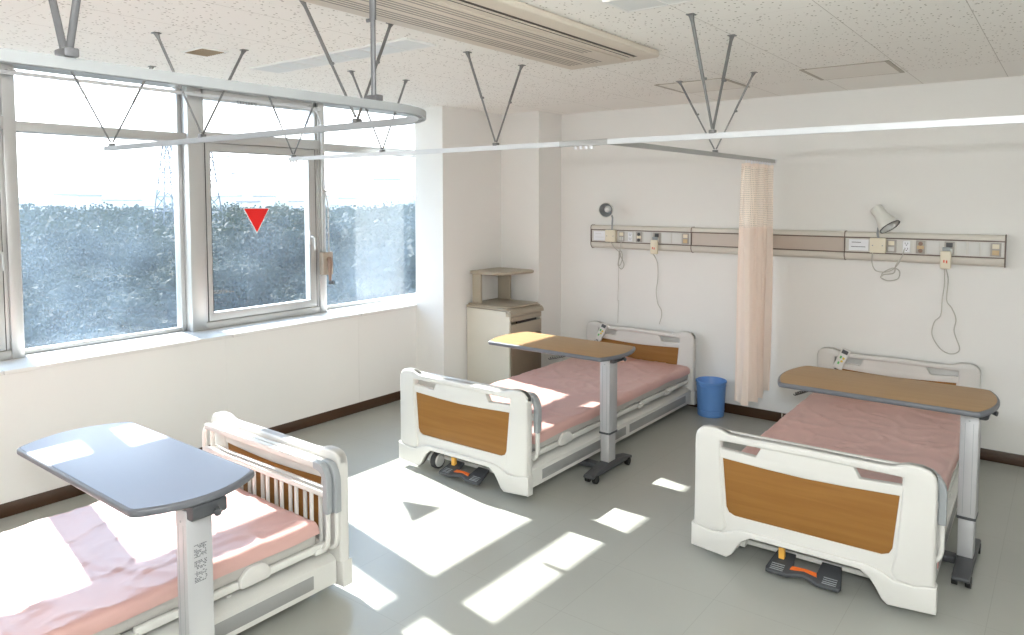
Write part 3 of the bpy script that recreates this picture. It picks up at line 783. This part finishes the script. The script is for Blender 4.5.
# nurse call handsets and loose cords
def handset(label, x, cordpts):
    r = thing('nurse_call_handset', label, 'call handset', (x, FY, 1.27), 'nurse call handsets')
    y1 = FY - .014
    MB().box(x - .030, x + .030, y1 - .03, y1, 1.205, 1.318, .008).build('body', M['handset'], r)
    MB().box(x - .022, x + .022, y1 - .012, y1 + .006, 1.316, 1.342, .004).build('plug', M['greyplastic'], r)
    g = MB(); g.box(x - .012, x - .004, y1 - .0315, y1 - .029, 1.245, 1.262); g.box(x + .003, x + .011, y1 - .0315, y1 - .029, 1.242, 1.260); g.build('call_button', M['redmark'], r)
    MB().tube(cordpts, .0035, 6).build('cord', M['cord'], r)
    return r
def spline(pts, n=6):
    pts = [Vector(p_) for p_ in pts]; out = []
    for i in range(len(pts) - 1):
        a, b_, c_, d_ = pts[max(i - 1, 0)], pts[i], pts[i + 1], pts[min(i + 2, len(pts) - 1)]
        for k in range(n):
            t = k / n; out.append(.5 * ((2 * b_) + (-a + c_) * t + (2 * a - 5 * b_ + 4 * c_ - d_) * t * t + (-a + 3 * b_ - 3 * c_ + d_) * t ** 3))
    return out + [pts[-1]]
yc = YB - .018
handset('ivory call handset with straight cord above the bed beside the cabinet', -2.665,
        spline([(-2.672, FY - .03, 1.206), (-2.668, yc, 1.13), (-2.662, yc, 1.0), (-2.675, yc, .90), (-2.66, yc, .80), (-2.63, yc, .75), (-2.625, yc, .70), (-2.645, yc, .63)]))
handset('ivory call handset with long looped cord past the curtain', -.635,
        spline([(-.632, FY - .03, 1.206), (-.625, yc, 1.13), (-.63, yc, 1.0), (-.60, yc, .95), (-.575, yc, .88), (-.582, yc, .80), (-.55, yc, .70), (-.565, yc, .665), (-.61, yc, .655), (-.66, yc, .685), (-.705, yc, .765), (-.695, yc, .85), (-.66, yc, .90), (-.655, yc, 1.0), (-.645, yc, 1.1), (-.640, FY - .03, 1.206)]))
def cord(label, pts): 
    o = MB().tube(spline(pts), .0035, 6).build('lamp_cord', M['cord']); tag(o, label, 'cord', 'reading lamp cords'); return o
yk = FY - .02
cord('thin cord coiled below the round lamp', [(-2.975, FY - .012, 1.335), (-2.973, yk, 1.28), (-2.985, yk, 1.20), (-3.01, yk + .03, 1.14), (-3.02, yk + .04, 1.09), (-2.99, yk + .045, 1.06), (-2.965, yk + .04, 1.10), (-2.985, yk + .03, 1.16), (-3.005, yk + .03, 1.20), (-2.985, yk + .03, 1.21), (-2.975, yk + .03, 1.15), (-3.0, yk + .03, 1.09), (-3.015, yk + .035, 1.12), (-2.995, yk + .03, 1.19), (-3.04, yk + .01, 1.24), (-3.065, FY - .03, 1.288)])
cord('loose cord hanging in loops below the tilted lamp', [(-1.06, FY - .03, 1.288), (-1.065, yk, 1.23), (-1.04, yk, 1.17), (-.97, yk, 1.165), (-.92, yk, 1.20), (-.885, yk, 1.27), (-.875, FY - .012, 1.318), (-.885, yk, 1.27), (-.92, yk, 1.21), (-.93, yk, 1.16), (-.99, yk + .01, 1.145), (-1.01, yk + .01, 1.125), (-.97, yk + .02, 1.105), (-.91, yk + .02, 1.12), (-.90, yk + .02, 1.17), (-.94, yk + .02, 1.19), (-1.0, yk + .02, 1.155), (-1.005, yk + .02, 1.13)])
o = MB().tube(spline([(-3.03, yc + .01, 1.20), (-3.03, yc + .01, .95), (-3.035, yc + .01, .80), (-3.03, yc + .01, .78), (-3.034, yc + .01, .60)]), .002, 5).build('pull_cord', M['cord']); tag(o, 'thin straight pull cord on the wall below the round lamp', 'cord')

# ------------------------------------------------------------------ curtain tracks
def bar(m, pts, w, h):
    """rectangular bar swept along a horizontal polyline; z is the top"""
    pts = [Vector(p_) for p_ in pts]; rings = []
    for i, p_ in enumerate(pts):
        d = (pts[min(i + 1, len(pts) - 1)] - pts[max(i - 1, 0)]); d.z = 0; d.normalize(); n = Vector((-d.y, d.x, 0))
        rings.append([m.bm.verts.new(p_ + n * a + Vector((0, 0, b_))) for a, b_ in ((w / 2, 0), (w / 2, -h), (w * .2, -h), (w * .2, -h * .8), (-w * .2, -h * .8), (-w * .2, -h), (-w / 2, -h), (-w / 2, 0))])
    for a, b_ in zip(rings, rings[1:]):
        for k in range(8): m.bm.faces.new((a[k], a[(k + 1) % 8], b_[(k + 1) % 8], b_[k]))
    m.bm.faces.new(rings[0]); m.bm.faces.new(rings[-1][::-1]); return m
def vrods(parent, tip, feet, knobs=(.5, .5), r=.0065):
    tip = Vector(tip)
    MB().box(tip.x - .014, tip.x + .014, tip.y - .014, tip.y + .014, tip.z - .002, tip.z + .014, .003).build('clamp', M['rod'], parent)
    for f, k in zip(feet, knobs):
        f = Vector(f); m = MB(); s0 = tip + Vector((0, 0, .008)) + (f - tip).normalized() * .012; mid = s0.lerp(f, k)
        m.tube([s0, mid], r * .75, 8); m.tube([mid, f], r, 8); m.tube([mid + Vector((0, 0, 0)), mid + Vector((.016, -.006, 0))], .006, 8)
        m.prism([(f.x - .016, f.y - .016), (f.x + .016, f.y - .016), (f.x + .016, f.y + .016), (f.x - .016, f.y + .016)], 2, ZC - .004, ZC)
        m.tube([f - (f - tip).normalized() * .03, f], .006, 8, rs=[r, .013])
        m.build('hanger_rod', M['rod'], parent)
ZT = 1.933
lp = thing('curtain_track', 'pale aluminium curtain track bent round above the sunlit window bed', 'curtain track', (-2.9, 1.8, ZT), 'ceiling curtain tracks')
cv = [(-4.20, 1.812), (-3.2, 1.816), (-2.4, 1.816), (-1.93, 1.816)]
for k in range(1, 9):
    a = PI / 2 - k / 8 * PI / 2; cv.append((-1.918 + .30 * math.cos(a), 1.516 + .30 * math.sin(a)))
cv += [(-1.628, 1.0), (-1.622, .5), (-1.62, YF + .002)]
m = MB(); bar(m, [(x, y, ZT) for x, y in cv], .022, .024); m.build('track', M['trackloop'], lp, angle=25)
vrods(lp, (-4.13, 1.813, ZT), [(-4.13, 1.583, ZC), (-4.13, 2.043, ZC)])
vrods(lp, (-3.22, 1.816, ZT), [(-3.286, 1.648, ZC), (-3.312, 2.10, ZC)], (.45, .55))
vrods(lp, (-2.135, 1.816, ZT), [(-2.30, 1.70, ZC), (-2.315, 2.16, ZC)], (.45, .55), .0068)
# heavier hangers on the return leg
def heavy(tip, feet):
    tip = Vector(tip); MB().box(tip.x - .026, tip.x + .026, tip.y - .014, tip.y + .014, tip.z, tip.z + .018, .003).build('bracket', M['heavyrod'], lp)
    for f in feet:
        f = Vector(f); m = MB(); a = tip + Vector((.012 * (1 if f.x > tip.x else -1 if f.x < tip.x else 0), 0, .014)); mid = a.lerp(f, .5)
        m.tube([a, mid], .0075, 10); m.tube([mid, f], .010, 10); m.box(f.x - .025, f.x + .025, f.y - .025, f.y + .025, ZC - .004, ZC)
        m.tube([mid, mid + Vector((-.018, -.008, -.002))], .0055, 8); m.build('hanger_rod', M['heavyrod'], lp)
heavy((-1.624, .632, ZT), [(-1.83, .632, ZC), (-1.41, .632, ZC)])
heavy((-1.636, 1.455, ZT), [(-1.636, 1.455, ZC)])

mt = thing('curtain_track', 'straight pale curtain track crossing the whole room before the back wall', 'curtain track', (-1.5, 3.045, ZT), 'ceiling curtain tracks')
m = MB(); bar(m, [(-4.29, 3.045, ZT), (XR - .002, 3.045, ZT)], .020, .025); m.build('track', M['track'], mt, angle=25)
m = MB(); m.box(-2.05, -1.775, 3.033, 3.057, ZT - .027, ZT + .002, .002); m.build('joint_sleeve', M['trackgrey'], mt)['label'] = 'grey joint sleeve'
m = MB()
for x in (-4.27, -4.24, -4.21, -1.96, -1.93, -1.9, -1.87): m.cyl((x, 3.045, ZT - .042), (x, 3.045, ZT - .024), .008, n=8)
m.build('runner', M['paper'], mt)
vrods(mt, (-4.24, 3.045, ZT), [(-4.24, 2.83, ZC), (-4.24, 3.26, ZC)])
vrods(mt, (-3.352, 3.045, ZT), [(-3.361, 2.819, ZC), (-3.343, 3.241, ZC)])
vrods(mt, (-2.464, 3.045, ZT), [(-2.464, 2.817, ZC), (-2.464, 3.275, ZC)])
vrods(mt, (-1.256, 3.045, ZT), [(-1.251, 2.795, ZC), (-1.261, 3.263, ZC)], (.45, .5), .008)
vrods(mt, (.2, 3.045, ZT), [(.2, 2.82, ZC), (.2, 3.27, ZC)])
br = thing('curtain_track', 'short grey curtain track running to the back wall with the peach curtain', 'curtain track', (-1.755, 4.2, ZT), 'ceiling curtain tracks')
m = MB(); bar(m, [(-1.770, 3.06, ZT - .001), (-1.745, 5.368, ZT - .001)], .020, .025); m.build('track', M['trackgrey'], br, angle=25)
m = MB(); m.box(-1.757, -1.733, 5.368, 5.392, ZT - .028, ZT, .004); m.build('end_cap', M['paper'], br)['label'] = 'white end cap'
vrods(br, (-1.759, 4.31, ZT), [(-2.009, 4.323, ZC), (-1.520, 4.287, ZC)])

# ------------------------------------------------------------------ curtain
ct = thing('privacy_curtain', 'peach privacy curtain drawn together at the back wall end of its track', 'curtain', (-1.755, 5.05, .24), None)
def curtain_sheet(z0, z1, rows, lift=0.):
    m = MB(); bm = m.bm; uvl = bm.loops.layers.uv.new('UVMap'); K = 150; G = []; rnd = random.Random(5)
    ph = [rnd.uniform(-.5, .5) for _ in range(12)]
    for i in range(rows + 1):
        f = i / rows; z = z0 + (z1 - z0) * f; row = []
        h = (z - .24) / 1.65
        for k in range(K + 1):
            t = k / K; y = 4.80 - .03 * (1 - h) + t * (.53 + .01 * (1 - h))
            ang = t * 2 * PI * 4.6 + ph[int(t * 10)] * .0 + .35 * math.sin(t * 17 + 1.3) + .12 * math.sin(h * 5 + t * 9)
            amp = (.066 - .022 * h) * (1 + .25 * math.sin(t * 23 + 2))
            x = -1.768 + .012 * t + amp * math.sin(ang) + .01 * math.sin(h * 4 + t * 6) * (1 - h)
            y += .014 * math.sin(2 * ang)
            row.append((bm.verts.new((x, y, z)), (t, h)))
        G.append(row)
    for a, b_ in zip(G, G[1:]):
        for k in range(K):
            q = (a[k], a[k + 1], b_[k + 1], b_[k]); fc = bm.faces.new([v for v, _ in q])
            for lo, (_, uv) in zip(fc.loops, q): lo[uvl].uv = uv
    return m
curtain_sheet(.255, 1.455, 24).build('cloth', M['curtain'], ct, angle=80)
curtain_sheet(1.455, 1.865, 10).build('net_header', M['net'], ct, angle=80)['label'] = 'open net header'
curtain_sheet(1.858, 1.888, 2).build('heading_band', M['curtain'], ct, angle=80)
m = MB()
for k in range(10): 
    y = 4.82 + k * .053; m.cyl((-1.751, y, 1.885), (-1.751, y, 1.910), .006, n=8)
m.build('curtain_runner', M['paper'], ct)

# ------------------------------------------------------------------ ceiling fittings
ac = thing('air_conditioner', 'beige ceiling cassette air conditioner with long louvres', 'air conditioner', (-1.95, 2.4, ZC))
xa, xb, ya, yb = -2.238, -1.674, 1.30, 3.43
MB().plate([rounded([(xa, ya), (xb, ya), (xb, yb - .06), (xb - .02, yb - .035), (xa + .03, yb), (xa, yb)], .01)], 2, ZC - .031, ZC - .001, .008).build('panel', M['ac'], ac)
m = MB(); m.box(-2.165, -1.845, ya + .12, yb - .10, ZC - .036, ZC - .029, .002); m.build('intake_grille', M['ac'], ac)
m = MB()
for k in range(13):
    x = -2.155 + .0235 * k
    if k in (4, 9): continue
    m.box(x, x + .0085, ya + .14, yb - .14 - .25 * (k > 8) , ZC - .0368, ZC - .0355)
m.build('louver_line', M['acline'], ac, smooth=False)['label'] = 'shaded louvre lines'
m = MB(); m.box(-1.808, -1.760, ya + .10, yb - .13, ZC - .0312, ZC - .028); m.build('air_slot', M['acdark'], ac, smooth=False)['label'] = 'dark air slot'
m = MB(); m.box(-1.788, -1.780, ya + .10, yb - .13, ZC - .036, ZC - .029); m.build('flap', M['ac'], ac)
def luminaire(x0, x1, y0, y1, label):
    r = thing('ceiling_light', label, 'ceiling light', ((x0 + x1) / 2, (y0 + y1) / 2, ZC), 'recessed ceiling lights')
    MB().plate([[(x0, y0), (x1, y0), (x1, y1), (x0, y1)], [(x0 + .014, y0 + .014), (x0 + .014, y1 - .014), (x1 - .014, y1 - .014), (x1 - .014, y0 + .014)]], 2, ZC - .010, ZC, .002).build('frame', M['lightwhite'], r)
    MB().box(x0 + .012, x1 - .012, y0 + .012, y1 - .012, ZC - .0022, ZC - .0012).build('reflector', M['lampinner'], r, smooth=False)
    n = 7
    for k in range(1, n):
        x = x0 + (x1 - x0) * k / n
        MB().box(x - .002, x + .002, y0 + .0145, y1 - .0145, ZC - .011, ZC - .002).build('louver_blade', M['lightwhite'], r)
    MB().box(x0 + .0145, x1 - .0145, y0 + .0145, y1 - .0145, ZC - .0085, ZC - .004).build('diffuser', M['diffuser'], r, smooth=False)
    return r
luminaire(-3.725, -2.462, 2.392, 2.588, 'unlit recessed ceiling light near the window side of the air conditioner')
luminaire(-1.425, -.17, 2.392, 2.588, 'unlit recessed ceiling light at the top edge past the air conditioner')
vt = thing('ceiling_vent', 'small square tan vent in the ceiling near the window', 'vent', (-3.5, 2.0, ZC))
MB().plate([[(-3.60, 1.925), (-3.40, 1.925), (-3.40, 2.07), (-3.60, 2.07)], [(-3.585, 1.937), (-3.585, 2.058), (-3.415, 2.058), (-3.415, 1.937)]], 2, ZC - .008, ZC, .002).build('frame', M['lightwhite'], vt)
m = MB().box(-3.585, -3.415, 1.937, 2.058, ZC - .004, ZC - .001)
for k in range(9): m.box(-3.58 + .0185 * k, -3.572 + .0185 * k, 1.937, 2.058, ZC - .009, ZC - .003)
m.build('grille', M['vent'], vt, smooth=False)
def hatch(x0, x1, y0, y1, label):
    r = thing('access_hatch', label, 'ceiling hatch', ((x0 + x1) / 2, (y0 + y1) / 2, ZC), 'ceiling access hatches')
    m = MB()
    m.box(x0, x0 + .022, y0, y1, ZC - .004, ZC); m.box(x1 - .022, x1, y0, y1, ZC - .004, ZC); m.box(x0, x1, y0, y0 + .005, ZC - .004, ZC); m.box(x0, x1, y1 - .005, y1, ZC - .004, ZC)
    m.build('frame', M['beigeframe'], r, smooth=False)
    MB().box(x0 + .022, x1 - .022, y0 + .005, y1 - .005, ZC - .003, ZC).build('lid', M['ceilplain'], r, smooth=False)
hatch(-1.285, -.818, 4.362, 4.815, 'square ceiling hatch over the bed past the curtain')
hatch(-2.203, -1.735, 4.362, 4.825, 'square ceiling hatch behind the rods of the short track')

# ------------------------------------------------------------------ outside
GZ = -13.
g = MB(); g.box(-1500, -12, -600, 1600, GZ - 1, GZ); 
struct(g.build('ground', mat('ground earth', (.06, .065, .04), .9, var=.3, vscale=.05), smooth=False))
def hillmesh():
    m = MB(); G = []
    for i in range(41):
        row = []
        for j in range(7):
            a = math.radians(28 + 62 * i / 40); d = 900 + 90 * j
            h = (22 + 30 * noise.noise(Vector((i * .22, 1, 5))) + 10 * noise.noise(Vector((i * .9, 3, 1)))) * math.sin(PI * j / 6)
            row.append(m.bm.verts.new((-d * math.sin(a), d * math.cos(a), GZ + max(-.5, h + (0 if 0 < j < 6 else -1)))))
        G.append(row)
    for a, b_ in zip(G, G[1:]):
        for k in range(6): m.bm.faces.new((a[k], a[k + 1], b_[k + 1], b_[k]))
    return m
struct(hillmesh().build('hills', mat('wooded hills', (.05, .07, .05), .95, var=.3, vscale=.02)))

leaf = mat('leaf', (.026, .030, .021), .7, var=.6, vscale=1.6, spec=.12)
nt = leaf.node_tree; b = nt.nodes['Principled BSDF']; out = nt.nodes['Material Output']
tr = N(nt, 'ShaderNodeBsdfTranslucent'); tr.inputs['Color'].default_value = (.028, .036, .016, 1)
ms = N(nt, 'ShaderNodeMixShader'); ms.inputs[0].default_value = .25
nt.links.new(b.outputs[0], ms.inputs[1]); nt.links.new(tr.outputs[0], ms.inputs[2]); nt.links.new(ms.outputs[0], out.inputs[0])
bark = mat('bark', (.05, .038, .028), .9, var=.3)
def crown_mesh(seed, n=17000):
    rnd = random.Random(seed); bm = bmesh.new()
    cl = [(Vector((rnd.gauss(0, 1.3), rnd.gauss(0, 1.3), 7.5 + rnd.uniform(-2.6, 2.8))), rnd.uniform(1.0, 1.8)) for _ in range(22)]
    for i in range(n):
        c_, r_ = cl[i % len(cl)]
        d = Vector((rnd.gauss(0, 1), rnd.gauss(0, 1), rnd.gauss(0, 1))).normalized()
        p_ = c_ + d * r_ * rnd.uniform(.7, 1.12); sz = rnd.uniform(.035, .085)
        nn = (d + Vector((rnd.gauss(0, .5), rnd.gauss(0, .5), rnd.gauss(0, .5)))).normalized(); u = nn.orthogonal().normalized(); v = nn.cross(u)
        u, v = u * math.cos(i) + v * math.sin(i), v * math.cos(i) - u * math.sin(i)
        bm.faces.new([bm.verts.new(p_ + u * a * sz + v * b_ * sz * .8) for a, b_ in ((-1, 0), (0, -.7), (1.1, 0), (0, .7))])
    for c_, r_ in cl:                                   # dense inner foliage of each bough
        t = bmesh.new(); bmesh.ops.create_icosphere(t, subdivisions=4, radius=r_ * .62)
        for v in t.verts: v.co *= 1 + .35 * noise.noise(v.co * 2.2 + c_) + .30 * noise.noise(v.co * 6.5 + c_) + .2 * noise.noise(v.co * 13 + c_)
        merge(bm, t, Matrix.Translation(c_))
    return bm
def make_tree(seed):
    r = thing('tree', 'broadleaf tree in the dense woods outside the windows', 'tree', (0, 0, 0), 'trees of the woods outside')
    m = MB(); m.bm.free(); m.bm = crown_mesh(seed); m.build('crown', leaf, r, smooth=False)
    t = MB(); t.tube([(0, 0, 0), (.1, 0, 3), (0, .1, 6.5), (.1, .2, 8.5)], .2, 8, rs=[.32, .24, .16, .06])
    for a in range(5): t.tube([(0, .05, 4.5 + .4 * a), (1.3 * math.cos(a * 2.4), 1.3 * math.sin(a * 2.4), 6.6 + .5 * a)], .08, 6, rs=[.1, .04])
    t.build('trunk', bark, r)
    return r
protos = [make_tree(11 + k) for k in range(4)]; used = set(); rnd = random.Random(21)
for d, step in ((20, 4.6), (26, 5.0), (33, 5.4), (41, 5.8), (50, 6.3), (61, 7), (74, 8), (90, 9.5)):
    arc = math.radians(40); k = int(d * arc / step) + 1
    for i in range(k):
        a = math.radians(39.5) + arc * (i + rnd.uniform(.2, .8)) / k; dd = d + rnd.uniform(-2.5, 2.5)
        loc = (-dd * math.sin(a), dd * math.cos(a), GZ); sc = rnd.uniform(.92, 1.12) * (1.0 if d > 30 else .86 if d < 22 else .94)
        pi = rnd.randrange(4); rz = rnd.uniform(0, 6.28)
        if pi not in used: used.add(pi); o = protos[pi]; o.location = loc; o.rotation_euler = (0, 0, rz)
        else: o = dup(protos[pi], loc, rz)
        o.scale = (sc, sc, sc * rnd.uniform(.95, 1.1))
# the far canopy nobody could count
m = MB(); rnd = random.Random(4)
for i in range(760):
    a = math.radians(rnd.uniform(30, 88)); d = math.sqrt(rnd.uniform(100 ** 2, 330 ** 2)); r_ = rnd.uniform(2.6, 4.6)
    t = bmesh.new(); bmesh.ops.create_icosphere(t, subdivisions=2, radius=r_ * .62)
    c_ = Vector((-d * math.sin(a), d * math.cos(a), GZ + rnd.uniform(5.0, 8.0)))
    for v in t.verts: v.co *= 1 + .3 * noise.noise(v.co * .9 + c_)
    merge(m.bm, t, Matrix.Translation(c_) @ Matrix.Scale(1.2, 4, (0, 0, 1)))
    for k in range(150):
        dr = Vector((rnd.gauss(0, 1), rnd.gauss(0, 1), abs(rnd.gauss(0, 1)))).normalized(); p_ = c_ + Vector((dr.x, dr.y, dr.z * 1.2)) * r_ * rnd.uniform(.6, 1.1)
        u = Vector((rnd.gauss(0, 1), rnd.gauss(0, 1), rnd.gauss(0, 1))).normalized(); v = u.orthogonal().normalized(); sz = rnd.uniform(.25, .6)
        m.bm.faces.new([m.bm.verts.new(p_ + u * x * sz + v * y * sz * .7) for x, y in ((-1, 0), (0, -1), (1, 0), (0, 1))])
o = m.build('woods', leaf, smooth=False); tag(o, 'distant tree canopy stretching to the horizon', 'woods', None, 'stuff')
# town on the horizon
rnd = random.Random(9)
bwall = mat('pale town wall', (.50, .50, .48), .8, var=.1, vscale=.05); broof = mat('town roof', (.22, .22, .23), .7)
for i in range(26):
    a = math.radians(42 + 33 * (i + rnd.uniform(.2, .5)) / 26); d = rnd.uniform(380, 420) + (150 if i % 2 else 0); w_ = rnd.uniform(7, 13); h = rnd.uniform(8, 17) * (1.5 if i in (4, 15) else 1)
    x, y = -d * math.sin(a), d * math.cos(a)
    r = thing('town_building', 'pale flat-roofed building far off on the hazy horizon', 'building', (x, y, GZ), 'far town buildings')
    box(x - w_ / 2, x + w_ / 2, y - w_ / 2, y + w_ / 2, GZ, GZ + h).build('wall', bwall, r, smooth=False)
    box(x - w_ / 2 - .4, x + w_ / 2 + .4, y - w_ / 2 - .4, y + w_ / 2 + .4, GZ + h, GZ + h + .6).build('roof', broof, r, smooth=False)
# lattice pylons
pyl = mat('weathered pylon steel', (.07, .075, .085), .7)
def pylon(x, y, h, label):
    r = thing('transmission_pylon', label, 'pylon', (x, y, GZ), 'lattice pylons'); m = MB(); lv = 9; prev = None
    def ring(f): w_ = 2.6 * (1 - f) + .5; return [Vector((x + sx * w_, y + sy * w_, GZ + h * f)) for sx, sy in ((-1, -1), (1, -1), (1, 1), (-1, 1))]
    for i in range(lv + 1):
        q = ring(i / lv)
        if prev:
            for k in range(4):
                m.tube([prev[k], q[k]], .13, 5); m.tube([prev[k], q[(k + 1) % 4]], .10, 5); m.tube([q[k], q[(k + 1) % 4]], .10, 5)
        prev = q
    m.build('lattice_tower', pyl, r)
    m = MB()
    for f, L in ((.72, 5.5), (.84, 4.6), (.96, 3.6)):
        z = GZ + h * f; dy = .85
        for s_ in (-1, 1): m.tube([(x, y, z + .8), (x + s_ * L * .5, y + s_ * L * dy, z)], .09, 5); m.tube([(x, y, z - .4), (x + s_ * L * .5, y + s_ * L * dy, z)], .09, 5)
    m.build('cross_arm', pyl, r)
def at(a_deg, d): a = math.radians(a_deg); return -d * math.sin(a), d * math.cos(a)
x, y = at(60.4, 150); pylon(x, y, 27, 'lattice pylon seen beside the mullion through the hinged window')
x, y = at(62.9, 170); pylon(x, y, 27, 'lattice pylon seen through the wide fixed window')
# low roofs below the trees
x, y = at(58.2, 31)
lr = thing('low_roof_building', 'low brown roof among the trees below the hinged window', 'building', (x, y, GZ))
box(x - 3, x + 3, y - 4, y + 4, GZ, GZ + 7.2).build('wall', bwall, lr, smooth=False)
MB().prism([(x - 3.4, GZ + 7.2), (x, GZ + 8.6), (x + 3.4, GZ + 7.2)], 1, y - 4.4, y + 4.4).build('roof', mat('brown roof tiles', (.22, .15, .10), .8), lr, smooth=False)

# ------------------------------------------------------------------ light
sd = Vector((1, -.172, -.782)).normalized()
L = bpy.data.lights.new('sun', 'SUN'); L.energy = 2.8; L.angle = math.radians(.53); L.color = (1, .955, .88)
o = bpy.data.objects.new('sun', L); COL.objects.link(o); o.rotation_euler = sd.to_track_quat('-Z', 'Y').to_euler(); o.location = (-20, 5, 18)
for y0, y1 in ((-.45, .43), (.53, 1.464), (1.525, 2.50), (2.60, 3.535), (3.597, 4.98)):      # the sky comes in through the window openings
    P_ = bpy.data.lights.new('window_portal', 'AREA'); P_.shape = 'RECTANGLE'; P_.size = 1.58; P_.size_y = y1 - y0; P_.cycles.is_portal = True
    q = bpy.data.objects.new('window_portal', P_); COL.objects.link(q); q.location = (-4.75, (y0 + y1) / 2, 1.565); q.rotation_euler = (0, -PI / 2, 0)
W = bpy.data.worlds.new('sky'); S.world = W; W.use_nodes = True; nt = W.node_tree
bg = nt.nodes['Background']; tc = N(nt, 'ShaderNodeTexCoord'); sp = N(nt, 'ShaderNodeSeparateXYZ'); nt.links.new(tc.outputs['Generated'], sp.inputs[0])
cr_ = N(nt, 'ShaderNodeValToRGB'); nt.links.new(sp.outputs[2], cr_.inputs[0])
e = cr_.color_ramp.elements; e[0].position = .08; e[0].color = (1, 1, 1, 1); e[1].position = .5; e[1].color = (.52, .73, 1, 1)
nt.links.new(cr_.outputs[0], bg.inputs[0]); bg.inputs[1].default_value = .8

# the photographer's flash above the camera: an assumed bounce off ceiling and rear wall, added to brighten the far side,
# a little goes straight ahead (it throws the track's soft shadow on the back wall)
F_ = bpy.data.lights.new('camera_flash', 'AREA'); F_.shape = 'DISK'; F_.size = .04; F_.energy = 3.4; F_.color = (.96, .985, 1)
q = bpy.data.objects.new('camera_flash', F_); COL.objects.link(q); q.location = (.02, 0.0, 1.86); q.rotation_euler = (PI / 2 - .02, 0, .60)
B_ = bpy.data.lights.new('bounce_fill', 'SPOT'); B_.energy = 39; B_.spot_size = math.radians(150); B_.spot_blend = .6; B_.shadow_soft_size = .04; B_.color = (.89, .95, 1)
q = bpy.data.objects.new('bounce_fill', B_); COL.objects.link(q); q.location = (.02, -.02, 1.90); q.rotation_euler = Vector((.05, -.55, .8)).to_track_quat('-Z', 'Y').to_euler()
# ------------------------------------------------------------------ camera and view
cam = bpy.data.cameras.new('camera'); co = bpy.data.objects.new('camera', cam); COL.objects.link(co)
yaw, pit = .65442942, -.0595090
co.location = (0, 0, 1.65); co.rotation_euler = (PI / 2 + pit, 0, yaw)
cam.sensor_width = 36; cam.lens = 728.6627 * 36 / 1024; cam.shift_x = (512 - 514.8659) / 1024; cam.shift_y = (241.9518 - 317.5) / 1024
cam.clip_start = .05; cam.clip_end = 3000
S.camera = co
S.view_settings.view_transform = 'Standard'; S.view_settings.look = 'None'; S.view_settings.gamma = 1; S.view_settings.use_curve_mapping = False
S.view_settings.exposure = 3.0
cy = S.cycles
cy.use_denoising = True; cy.use_guiding = True; cy.max_bounces = 10; cy.diffuse_bounces = 6; cy.glossy_bounces = 4; cy.transparent_max_bounces = 16; cy.transmission_bounces = 6
cy.sample_clamp_indirect = 12; cy.caustics_reflective = False; cy.caustics_refractive = False
